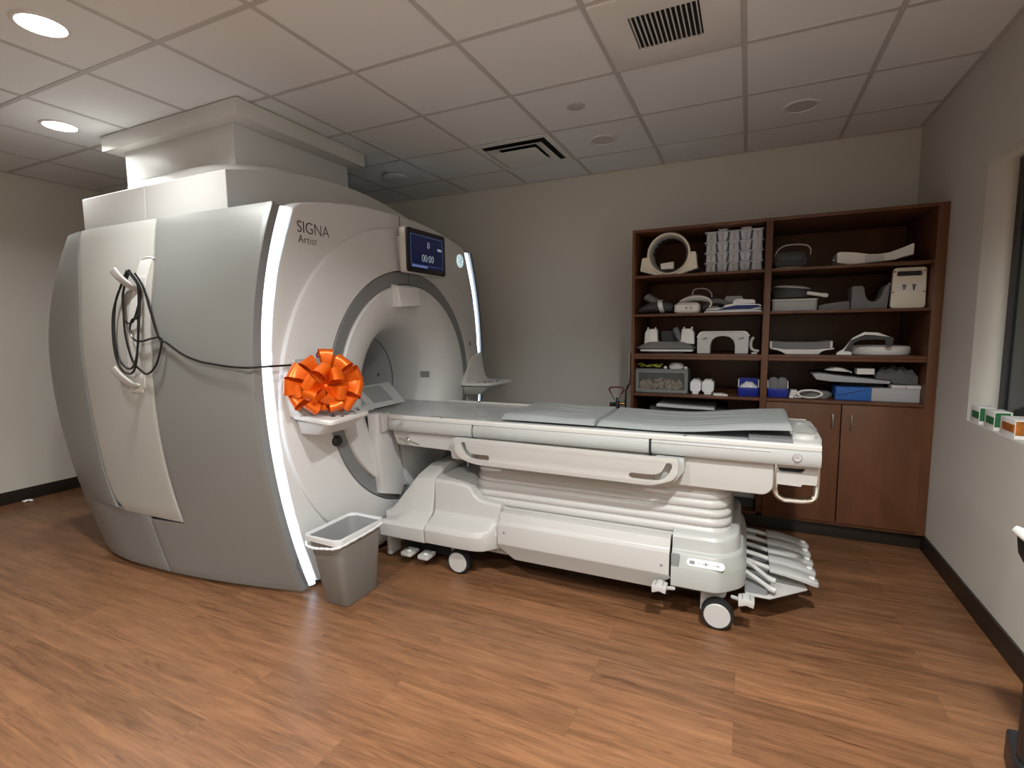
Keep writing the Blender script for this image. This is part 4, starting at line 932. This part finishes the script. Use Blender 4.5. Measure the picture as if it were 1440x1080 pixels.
# --- third row left
r = root('breast_coil', 'white coil on a grey padded base with two upright horns', 'imaging coil', (-.55, 3.95, S3))
b = B(); rbox(b, -.735, -.352, 3.85, 4.12, S3+.014, S3+.030, .03); mk('coil_base', b, M['bright'], r, bevel=.004)
b = B(); rbox(b, -.68, -.41, 3.88, 4.10, S3+.001, S3+.0135, .02); mk('base_foot', b, M['black'], r)
b = B(); loft(b, [[(x, y, z) for x, y in rpoly(-.757+e, -.338-e, 3.835+e*.6, 4.13-e*.6, .04, 5)] for z, e in ((S3+.031, .01), (S3+.040, 0), (S3+.060, .03), (S3+.085, .075))]); mk('base_pad', b, M['midfab'], r, bevel=.003)
for x0, x1, q in ((-.705, -.612, 1), (-.348, -.438, -1)):
    b = B(); prism(b, [(x0, S3+.066), (x0+.004*q, S3+.15), (x0+.02*q, S3+.178), (x1-.006*q, S3+.180), (x1, S3+.168), (x1+.003*q, S3+.10), (x1+.01*q, S3+.078)], 'y', 3.885, 3.955); h_ = mk('side_horn', b, M['bright'], r, bevel=.006, seg=3)
    for k in (.018, .072):
        b = B(); lathe(b, [(.007, S3+.175), (.007, S3+.188), (.003, S3+.193)], (x0+k*q+.004*q, 3.92), 'z', 12); mk('horn_peg', b, M['bright'], h_)
b = B(); rbox(b, -.60, -.45, 4.0, 4.06, S3+.08, S3+.165, .02, 'y'); mk('back_rest', b, M['darkfab'], r, bevel=.005)
b = B(); tube(b, [(-.445, 3.91, S3+.082), (-.46, 3.915, S3+.12), (-.485, 3.93, S3+.175), (-.49, 3.93, S3+.185)], [.010, .020, .022, .016], 12); mk('coil_plug', b, M['midfab'], r)
r = root('arch_coil', 'white bridge shaped coil with an arched opening', 'imaging coil', (-.155, 3.93, S3))
arch = [(-.078, .002), (-.078, .060), (-.088, .095), (-.115, .118), (-.158, .126), (-.20, .118), (-.228, .095), (-.238, .060), (-.238, .002)]
b = B(); prism(b, [(x, S3+z) for x, z in rounded([(-.324, .002), (-.326, .112), (-.305, .150), (-.008, .150), (.010, .118), (.006, .002)], [0, .03, .03, .03, .03, 0])+[a for a in arch]], 'y', 3.84, 3.985); ac = mk('arch_body', b, M['fascia'], r, bevel=.005, seg=2)
b = B(); prism(b, [(x, S3+z) for x, z in rounded([(-.330, .115), (-.308, .158), (-.006, .158), (.016, .122), (.006, .120), (-.014, .1505), (-.30, .1505), (-.318, .113)], [.006, .03, .03, .006, .006, .02, .02, .006])], 'y', 3.834, 3.99); mk('arch_rim', b, M['bright'], r, bevel=.002)
for x, q in ((-.278, 1), (-.042, -1)):
    b = B(); prism(b, [(x-.02, S3+.105), (x+.022, S3+.118), (x+.02, S3+.108), (x, S3+.100)], 'y', 3.836, 3.8395); mk('arch_notch', b, M['ring'], ac)
b = B(); tube(b, spline([(.040, 3.86, S3+.115), (.028, 3.86, S3+.10), (.022, 3.86, S3+.065), (.030, 3.86, S3+.035), (.055, 3.86, S3+.022), (.074, 3.86, S3+.022)], 6), .0095, 8)
b2 = one('c_shaped_clip', b, M['fascia'], 'small white C shaped clip at the right end of third shelf', 'clip')
b = B(); box(b, .028, .062, 3.85, 3.872, S3+.001, S3+.013)
tmp = mk('clip_foot', b, M['fascia'], b2)
# --- third row right
r = root('cradle_tray', 'grey padded cradle with white stepped feet on third right shelf', 'cradle', (.325, 3.95, S3))
b = B(); prism(b, [(x, S3+z) for x, z in [(.235, .002), (.425, .002), (.438, .018), (.462, .030), (.508, .036), (.512, .044), (.40, .034), (.23, .034), (.145, .046), (.140, .038), (.18, .030), (.21, .018)]], 'y', 3.84, 4.10); mk('cradle_shell', b, M['bright'], r, bevel=.002)
b = B(); prism(b, [(x, S3+z) for x, z in [(.148, .048), (.23, .036), (.40, .036), (.505, .046), (.500, .092), (.42, .082), (.23, .082), (.155, .090)]], 'y', 3.86, 4.10); mk('cradle_pad', b, M['midfab'], r, bevel=.004)
for x in (.145, .494):
    b = B(); tube(b, [(x, 3.85, S3+.046), (x, 3.85, S3+.088)], .008, 8); mk('cradle_post', b, M['bright'], r)
r = root('ring_coil', 'flat white ring shaped coil lying on the third right shelf', 'imaging coil', (.77, 3.98, S3))
b = B(); rg = lambda a, e, z: [(.775+(a+e)*math.cos(t), 3.985+(a*.86+e)*math.sin(t), z) for t in lin(0, 2*PI*55/56, 56)]
loft(b, [rg(.112, 0, S3+.006), rg(.158, 0, S3+.001), rg(.165, 0, S3+.012), rg(.165, 0, S3+.042), rg(.158, 0, S3+.052), rg(.130, 0, S3+.056), rg(.112, 0, S3+.050), rg(.112, 0, S3+.006)], cap=False); mk('ring_shell', b, M['bright'], r, ang=50)
r = root('arched_coil', 'white arched coil with grey strap straddling the flat ring', 'imaging coil', (.66, 3.87, S3))
b = B(); prism(b, [(x, S3+z) for x, z in [(.515, .002), (.598, .002), (.600, .018), (.575, .028), (.610, .095), (.66, .128), (.72, .125), (.80, .100), (.80, .112), (.73, .142), (.66, .146), (.60, .110), (.555, .040), (.52, .016)]], 'y', 3.79, 3.818); mk('arch_shell', b, M['bright'], r, bevel=.004)
b = B(); prism(b, [(x, S3+z) for x, z in [(.555, .026), (.590, .028), (.605, .075), (.64, .098), (.71, .100), (.765, .098), (.775, .058), (.800, .058), (.812, .104), (.80, .114), (.72, .124), (.64, .120), (.59, .095)]], 'y', 3.786, 3.7895); mk('grey_strap', b, M['darkfab'], r, bevel=.001)
# --- bottom open row left
r = root('clear_drawer_bin', 'smoky clear plastic bin full of small beige packets', 'storage bin', (-.575, 3.93, S4))
b = B(); plate(b, [rpoly(-.755, -.382, S4+.002, S4+.166, .008), rpoly(-.733, -.404, S4+.024, S4+.148, .006)], 'y', 3.834, 3.846); mk('bin_frame', b, M['binframe'], r, bevel=.001)
b = B(); box(b, -.752, -.385, 3.8465, 4.10, S4+.002, S4+.010); box(b, -.752, -.744, 3.8465, 4.10, S4+.0105, S4+.160); box(b, -.393, -.385, 3.8465, 4.10, S4+.0105, S4+.160); box(b, -.752, -.385, 4.101, 4.106, S4+.002, S4+.16); mk('bin_body', b, M['binframe'], r)
b = B(); box(b, -.756, -.380, 3.838, 4.107, S4+.167, S4+.176); mk('bin_lid', b, M['binframe'], r, bevel=.002)
b = B(); box(b, -.7325, -.4045, 3.8395, 3.8425, S4+.0245, S4+.1475); mk('bin_window', b, M['liner'], r)
b = B(); rn = random.Random(3)
for i in range(90):
    x = -.735+.30*rn.random(); y = 3.862+.10*rn.random(); z = S4+.020+.075*rn.random()*(1-.5*abs(x+.57)/.2); q = rn.random()*3
    n0 = len(b.verts); vs_ = box(b, -.018, .018, -.004, .004, -.007, .007)
    T = Matrix.Translation((x, y, z)) @ Matrix.Rotation(q, 4, 'Y') @ Matrix.Rotation(rn.random()-.5, 4, 'X')
    for v in vs_: v.co = T @ v.co
o = mk('packet_heap', b, M['beads'], r); o['kind'] = 'stuff'
b = B(); rn = random.Random(5)
pts = [(-.735+.16*(i/28)+rn.uniform(-.02, .02), 3.89+rn.uniform(-.03, .03), S4+.184+.022*abs(math.sin(i*1.1))+rn.uniform(0, .006)) for i in range(29)]
tube(b, spline(pts, 4), .005, 6); one('tangled_cord', b, M['yellow'], 'tangled yellow green cord on top of the clear bin', 'cord')
r = root('nose_mask', 'small light grey face mask on top of the clear bin', 'mask', (-.47, 3.89, S4+.177))
b = B(); loft(b, [[(-.470+rx_*math.cos(t), 3.89+.035*math.sin(t), S4+z) for t in lin(0, 2*PI*19/20, 20)] for z, rx_ in ((.1775, .045), (.190, .055), (.212, .048), (.222, .03))]); mk('mask_shell', b, M['fascia'], r, ang=60)
for x in (-.546, -.402):
    b = B(); lathe(b, [(.010, S4+.1775), (.013, S4+.186), (.008, S4+.196)], (x, 3.88), 'z', 12); mk('mask_clip', b, M['card'], r)
for x, w_, lab in ((-.330, .037, 'white roll nearest the clear bin on the bottom open shelf'), (-.247, .041, 'white roll right of its twin on the bottom open shelf')):
    r = root('plastic_roller', lab, 'roller', (x, 3.90, S4), 'white rolls beside the clear bin')
    b = B(); rbox(b, x-w_, x+w_, 3.85, 3.96, S4+.014, S4+.098, .022, 'y'); mk('roller_body', b, M['whitefab'], r, bevel=.008, seg=3)
    b = B(); rbox(b, x-w_*.55, x+w_*.6, 3.845, 3.955, S4+.0985, S4+.106, .003, 'y'); mk('roller_flange', b, M['bright'], r, bevel=.001)
    b = B(); rbox(b, x-w_*.55, x+w_*.6, 3.845, 3.955, S4+.001, S4+.0135, .003, 'y'); mk('roller_flange', b, M['bright'], r, bevel=.001)
b = B(); plate(b, [rounded([(-.205, 3.80), (-.11, 3.79), (-.135, 3.87), (-.215, 3.875)], .006), rounded([(-.165, 3.815), (-.128, 3.812), (-.148, 3.858), (-.178, 3.86)], .004)], 'z', S4+.001, S4+.012)
one('flat_frame', b, M['bright'], 'small flat white plastic frame lying at the shelf edge', 'plastic frame', bevel=.001)
def bluebin(x0, x1, z0, z1, lab):
    r = root('blue_storage_bin', lab, 'storage bin', ((x0+x1)/2, 3.90, S4), 'blue open bins')
    b = B(); yo = 3.835
    loft(b, [[(x, y, z) for x, y in rpoly(x0+e, x1-e, yo+e, 3.99, .008, 3)] for z, e in ((S4+.001, .006), (S4+z0*.6, .0), (S4+z0, .0))]+[[(x, y, z) for x, y in rpoly(x0+.004, x1-.004, yo+.004, 3.986, .006, 3)] for z in (S4+z0, S4+.010)])
    mk('bin_body', b, M['bluebox'], r, bevel=.001)
    b = B(); box(b, x0+.004, x1-.004, 3.975, 3.985, S4+z0+.001, S4+z1); mk('bin_back', b, M['bluebox'], r)
    for x in (x0+.004, x1-.004):
        b = B(); prism(b, [(3.85, S4+z0+.001), (3.88, S4+z0+.001), (3.90, S4+z1), (3.89, S4+z1)], 'x', x-.003, x+.003); mk('bin_side_label', b, M['card'], r)
    return r
bluebin(-.050, .084, .062, .115, 'royal blue open bin holding crumpled white cloth')
b = B(); f = lambda u, v: (-.038+.11*u, 3.850+.11*v, S4+.062+.035*math.sin(PI*u)*math.sin(PI*v)+.006*math.sin(17*u+4*v)*math.cos(13*v))
shell(b, f, lin(0, 1, 22), lin(0, 1, 16), lambda u, v: (0, 0, -.03)); one('crumpled_cloth', b, M['whitefab'], 'crumpled white cloth in the blue bin left of the divider', 'cloth')
bluebin(.134, .262, .062, .110, 'royal blue open bin holding two grey coil paddles')
for x, lab in ((.171, 'grey paddle at left in the blue bin'), (.225, 'grey paddle at right in the blue bin')):
    b = B(); rbox(b, x-.027, x+.027, 3.87, 3.895, S4+.012, S4+.135, .024, 'y'); one('coil_paddle', b, M['midfab'], lab, 'coil paddle', 'grey paddles in the blue bin', bevel=.004)
for k in range(3):
    b = B(); z = S4+.001+k*.017; box(b, .268+.004*k, .318-.002*k, 3.85, 3.95, z, z+.015); one('paper_stack', b, M['card'], ['lowest','middle','topmost'][k]+' of three white booklets beside the blue bin', 'booklet', 'booklets beside the blue bin', bevel=.001)
r = root('coiled_cable_bundle', 'white coiled cable lying on a grey pouch', 'cable bundle', (.42, 3.88, S4))
b = B(); loft(b, [[(.425+(a)*math.cos(t), 3.91+.06*math.sin(t), S4+z) for t in lin(0, 2*PI*23/24, 24)] for a, z in ((.080, .001), (.098, .018), (.095, .035), (.070, .048))]); mk('grey_pouch', b, M['midfab'], r, ang=60)
b = B(); P = []
for i in range(70):
    t = i*.38; P.append((.385+(.070+.004*math.sin(t*.7))*math.cos(t), 3.838-.002*(i/24), S4+.034+(.027-.004*(i/70))*math.sin(t)))
P = [(p[0], p[1]-.018*abs(math.sin(i*.19)), p[2]) for i, p in enumerate(P)]
tube(b, spline(P, 3), .0042, 6); mk('cable_coils', b, M['card'], r)
b = B(); tube(b, spline([(.325, 3.82, S4+.03), (.30, 3.82, S4+.035), (.302, 3.82, S4+.012), (.335, 3.82, S4+.010)], 5), .004, 6); mk('cable_tail', b, M['card'], r)
b = B(); prism(b, [(x, S4+z) for x, z in [(.530, .001), (.722, .001), (.722, .085), (.532, .085)]], 'y', 3.84, 4.05)
o = one('blue_foam_block', b, M['bluefoam'], 'mid blue rectangular foam block on the bottom open shelf', 'foam block', bevel=.004)
b = B(); prism(b, [(.535, S4+.030), (.54, S4+.026), (.70, S4+.070), (.695, S4+.074)], 'y', 3.8385, 3.8398); mk('block_crease', b, M['navy'], o)
r = root('grey_carton', 'light grey long case at the right end of the bottom open shelf', 'case', (.85, 3.94, S4+.004))
b = B(); rbox(b, .724, .974, 3.84, 4.06, S4+.001, S4+.084, .008); mk('case_body', b, M['greycase'], r, bevel=.002)
b = B(); box(b, .825, .899, 3.838, 4.05, S4+.085, S4+.106); box(b, .901, .974, 3.838, 4.05, S4+.085, S4+.106); mk('case_lid', b, M['fascia'], r, bevel=.002)
r = root('long_grey_board', 'long light grey padded board resting over the blue block', 'board', (.60, 3.93, S4+.11))
b = B(); prism(b, [(x, S4+z) for x, z in [(.395, .165), (.42, .128), (.50, .118), (.815, .112), (.822, .130), (.60, .150), (.44, .170)]], 'y', 3.84, 4.15); mk('board_body', b, M['greycase'], r, bevel=.004)
b = B(); box(b, .56, .80, 3.90, 4.05, S4+.086, S4+.1115); mk('board_riser', b, M['dark'], r)
b = B(); box(b, .60, .70, 4.16, 4.30, S4+.001, S4+.11); mk('board_riser', b, M['dark'], r)
b = B(); P = [(.545+(.075-.0007*i)*math.cos(i*.42), 3.90+.04*math.sin(i*.42), S4+.176+.014*abs(math.sin(i*.21))+.0003*i) for i in range(60)]
tube(b, spline(P, 3), .0052, 6); one('white_cable_coil', b, M['card'], 'white coiled cable lying on the long grey board', 'cable')
b = B(); rbox(b, .644, .738, 3.86, 3.96, S4+.168, S4+.205, .004); one('small_white_box', b, M['card'], 'small pale cardboard box standing on the long grey board', 'box', bevel=.002)
b = B(); rn = random.Random(11)
f = lambda u, v: (.745+.215*u, 3.86+.13*v, S4+.158+.055*math.sin(PI*u)**.5*math.sin(PI*min(1, v+.15))+.016*math.sin(19*u+7*v)*math.cos(15*v-6*u))
shell(b, f, lin(0, 1, 40), lin(0, 1, 24), lambda u, v: (0, 0, S4+.1085+.033*(1-u)**.5*(1 if u < .40 else .2)-f(u, v)[2]))
one('crinkled_bag', b, M['film'], 'dark crinkled plastic bag bulging at the right end of shelf', 'plastic bag', ang=20)
# --- lower left bay
b = B(); prism(b, [(-.60, .8265), (-.59, .836), (-.40, .826), (-.20, .820), (-.195, .805), (-.40, .807), (-.595, .812)], 'y', 3.82, 4.2)
gp = root('stored_board', 'pale board lying on dark cushions in the lower left bay', 'board', (-.4, 4.0, .4785))
for v in b.verts: pass
mk('board_top', b, M['fascia'], gp, bevel=.003)
b = B(); rbox(b, -.66, -.12, 3.86, 4.30, .479, .803, .03); mk('dark_cushion', b, M['darkfab'], gp, bevel=.01)
r = root('floor_case', 'grey case with a pale lid at the bottom of left bay', 'case', (-.1, 3.95, .1205))
b = B(); box(b, -.35, .08, 3.85, 4.2, .1215, .19); mk('case_body', b, M['darkfab'], r, bevel=.004)
b = B(); box(b, -.36, .083, 3.84, 4.21, .1905, .232); mk('case_lid', b, M['greycase'], r, bevel=.004)
# --- cylinder and its trolley left of the bookcase
r = root('gas_cylinder', 'upright gas cylinder with red looped key handle behind the table', 'gas cylinder', (-.918, 3.92, 0))
b = B(); lathe(b, [(.050, .001), (.055, .01), (.055, .64), (.045, .68), (.022, .71), (.018, .73)], (-.918, 3.92), 'z', 28); mk('cylinder_body', b, M['steel'], r)
b = B(); lathe(b, [(.016, .731), (.020, .74), (.020, .81), (.012, .83), (.012, .85)], (-.912, 3.92), 'z', 16); lathe(b, [(.018, -.970), (.018, -.935)], (3.92, .795), 'x', 14); mk('valve', b, M['black'], r)
b = B(); lathe(b, [(.012, -.893), (.012, -.865), (.005, -.85)], (3.92, .805), 'x', 12); mk('valve_outlet', b, mat('brass', (.45, .25, .08), .3, metal=1), r)
b = B(); tube(b, spline([(-.955, 3.90, .885), (-.972, 3.90, .915), (-.962, 3.90, .932), (-.93, 3.90, .936), (-.88, 3.90, .936), (-.862, 3.90, .930), (-.858, 3.90, .915), (-.875, 3.90, .885)], 5), .0065, 8); mk('key_handle', b, M['red'], r, label='dark red looped handle')
b = B(); tube(b, spline([(-.955, 3.90, .885), (-.94, 3.905, .85), (-.93, 3.915, .838), (-.915, 3.92, .838)], 5), .0035, 6); tube(b, spline([(-.875, 3.90, .885), (-.895, 3.905, .85), (-.905, 3.915, .830)], 5), .0035, 6); mk('key_wire', b, M['steel'], r)
r = root('cylinder_trolley', 'bright chrome bent trolley pole hugging the side of the bookcase', 'trolley', (-.845, 3.99, 0))
b = B(); tube(b, spline([(-.862, 3.985, .03), (-.862, 3.985, .50), (-.862, 3.985, .885), (-.853, 3.975, .915), (-.822, 3.93, .965), (-.818, 3.92, .99), (-.818, 3.92, 1.20)], 8), .0085, 8); mk('trolley_pole', b, M['chrome'], r)
b = B(); rbox(b, -1.0, -.83, 3.99, 4.03, .02, .06, .01); mk('trolley_base', b, M['steel'], r)
for x in (-.995, -.84):
    b = B(); lathe(b, [(.030, x-.01), (.034, x-.006), (.034, x+.006), (.030, x+.01)], (4.06, .034), 'x', 20); mk('trolley_wheel', b, M['rubber'], r)
# ------------------------------------------------------------------ waste bin
r = root('waste_bin', 'tall taupe plastic waste bin with a clear liner beside the table', 'waste bin', (-1.86, 1.94, 0))
def br(z, g=0):
    t = z/.39; x0, x1, y0, y1 = -1.950-.018*t, -1.795+.045*t, 1.845-.085*t, 2.085+.005*t
    return [(x, y, z) for x, y in rpoly(x0-g, x1+g, y0-g, y1+g, .030+.008*t, 5)]
b = B(); loft(b, [br(.001, -.004), br(.008), br(.375), br(.378, .006), br(.392, .007), br(.392, -.002), br(.370, -.004), br(.012, -.004)]); mk('bin_body', b, M['trash'], r, ang=40)
b = B(); rn = random.Random(2)
def lin_ring(z, g, amp, ph):
    R_ = br(z, g); n = len(R_); out = []
    for i, p in enumerate(R_):
        a = amp*(math.sin(i*1.9+ph)+.6*math.sin(i*3.7+ph*2)); out.append((p[0]-(p[0]+1.86)*a*.3, p[1]-(p[1]-1.93)*a*.2, p[2]+a*.35))
    return out
loft(b, [lin_ring(.366, .012, .014, 0), lin_ring(.376, .0105, .006, 1), lin_ring(.387, .011, .003, 2), lin_ring(.3965, .008, .002, 2), lin_ring(.3965, -.003, .002, 2), lin_ring(.386, -.007, .004, 2)], cap=False)
mk('liner_rim', b, M['linerrim'], r, ang=60)
b = B(); loft(b, [lin_ring(.386, -.0075, .004, 2), lin_ring(.33, -.013, .03, 3), lin_ring(.26, -.018, .05, 4), lin_ring(.16, -.020, .06, 1), lin_ring(.06, -.03, .05, 2)], cap=False)
mk('bin_liner', b, M['innerfilm'], r, ang=60)
b = B(); P = spline([(-1.965, 1.775, .372), (-1.945, 1.745, .352), (-1.90, 1.742, .345), (-1.83, 1.742, .352), (-1.755, 1.755, .362), (-1.738, 1.85, .368), (-1.736, 2.0, .372), (-1.738, 2.07, .380)], 8)
tube(b, P, [.004+.0035*abs(math.sin(i*.9)) for i in range(len(P))], 7); mk('liner_knot_band', b, M['linerrim'], r)
# ------------------------------------------------------------------ orange bow on the left control shelf
bo = root('ribbon_bow', 'large shiny orange satin ribbon bow perched on the left control shelf', 'bow', (-1.90, 1.90, .99))
ctr = Vector((-1.890, 1.873, 1.130))
VC = Vector((.70, -.70, .12)).normalized()
def loop(d, L, h, w_, tw=0.):
    d = Vector(d).normalized(); n = (VC-d*VC.dot(d)).normalized(); wv = d.cross(n).normalized()
    n2 = n*math.cos(tw)+wv*math.sin(tw); w2 = wv*math.cos(tw)-n*math.sin(tw)
    b = B(); rows = []
    for i in range(29):
        t = i/28; s_ = math.sin(PI*t); p = ctr+d*(L*s_**.8)+n2*(h*math.sin(2*PI*t)*-1)*(.5+.5*s_)
        ww = w_*(.16+.84*min(1, s_**1.3*1.1)); cr = .005*math.sin(PI*2*t*2+1)
        rows.append([p+w2*ww*v+n2*cr*(1-4*v*v) for v in (-.5, -.25, 0, .25, .5)])
    R = [[b.verts.new(p) for p in q] for q in rows]
    for a, c in zip(R, R[1:]):
        for j in range(4): b.faces.new((a[j], a[j+1], c[j+1], c[j]))
    bmesh.ops.solidify(b, geom=b.faces[:], thickness=.0009)
    mk('ribbon_loop', b, M['orange'], bo, ang=60)
RGT = VC.cross(Vector((0, 0, 1))).normalized()*-1; UPV = VC.cross(RGT)*-1
if UPV.z < 0: UPV = -UPV
# angle around the bow seen from the front, lift toward the front, length, height, width, twist
for a, lift, L, h, w_, tw in ((88, .0, .185, .036, .068, .15), (52, .15, .170, .038, .078, -.35), (125, .10, .165, .036, .076, .5), (152, .1, .185, .038, .078, .2), (178, .25, .195, .040, .080, -.3), (205, .1, .180, .038, .078, .4),
        (235, .35, .150, .036, .070, -.3), (262, .2, .125, .032, .066, .6), (292, .4, .140, .036, .070, -.2), (322, .2, .165, .038, .078, .3), (350, .3, .180, .038, .080, -.4), (20, .1, .180, .036, .074, .5),
        (100, .9, .125, .036, .070, .8), (165, 1.0, .125, .036, .072, -.5), (215, .9, .130, .036, .070, .7), (275, 1.0, .110, .034, .066, -.9), (335, .9, .125, .036, .072, .4), (40, 1.0, .125, .036, .070, -.7), (70, -.3, .165, .034, .07, .3), (186, .25, .16, .036, .074, -.2), (310, -.2, .15, .034, .07, .5)):
    r_ = math.radians(a); loop((RGT*math.cos(r_)+UPV*math.sin(r_))+VC*lift, L, h, w_, tw)
b = B(); bmesh.ops.create_icosphere(b, subdivisions=2, radius=.018, matrix=Matrix.Translation(ctr)); mk('bow_knot', b, M['orange'], bo)
# ------------------------------------------------------------------ cartons on the window sill
for y0, y1, x0, x1, hh, mc, lab in ((3.16, 3.265, 1.036, 1.095, .085, 'green', 'green and white carton at the far end of the window sill'), (2.995, 3.10, 1.036, 1.10, .088, 'green', 'green and white carton in the middle of the sill row'), (2.80, 2.94, 1.038, 1.13, .082, 'amber', 'amber and white carton nearest along the window sill')):
    r = root('sill_carton', lab, 'carton', ((x0+x1)/2, (y0+y1)/2, WZ0), 'cartons on the window sill')
    b = B(); box(b, x0, x1, y0, y1, WZ0+.001, WZ0+hh); mk('carton_body', b, M['card'], r, bevel=.002)
    b = B(); box(b, x0+.002, x1-.008, y0-.0012, y0-.0002, WZ0+.018, WZ0+hh-.004); mk('printed_front', b, M[mc], r)
    b = B(); box(b, x0-.0012, x0-.0002, y0+.002, y1-.02, WZ0+.028, WZ0+.062); mk('printed_side', b, M[mc], r)
# ------------------------------------------------------------------ black stand at the right edge
r = root('black_stand', 'black stand with a lined basket at the right edge of view', 'stand', (.90, 1.95, 0))
b = B(); loft(b, [[(x, y, z) for x, y in rounded([(.765, 1.88), (.80, 2.03), (1.0, 2.03), (1.0, 1.70), (.80, 1.70)], .012)] for z in (.001, .100)]); mk('stand_foot', b, M['black'], r, bevel=.012)
b = B(); box(b, .776, .816, 1.862, 1.90, .1005, .70); mk('stand_post', b, M['black'], r, bevel=.004)
b = B(); loft(b, [[(x, y, z) for x, y in rpoly(.732+e, 1.0-e, 1.70+e, 1.92-e*.2, .02, 4)] for z, e in ((.7005, .02), (.73, .006), (.785, .0))]); bk_ = mk('stand_basket', b, M['black'], r, bevel=.002)
b = B(); R = []
for z, e in ((.782, -.004), (.792, -.010), (.801, -.006), (.799, .006), (.790, .012)):
    R.append([(p[0], p[1], z+.003*math.sin(i*2.3)) for i, p in enumerate(rpoly(.732+e, 1.0-e*.1, 1.70+e, 1.92-e, .02, 4))])
loft(b, R, cap=False); mk('basket_liner', b, M['card'], r, ang=60)
# scrap of paper by the left wall
b = B(); f = lambda u, v: (-5.50+.05*u, 2.0+.06*v, .004+.012*abs(math.sin(7*u+3*v)))
shell(b, f, lin(0, 1, 7), lin(0, 1, 7), lambda u, v: (0, 0, -.003)); one('paper_scrap', b, M['card'], 'tiny white paper scrap on the floor by the left baseboard', 'paper scrap', ang=10)
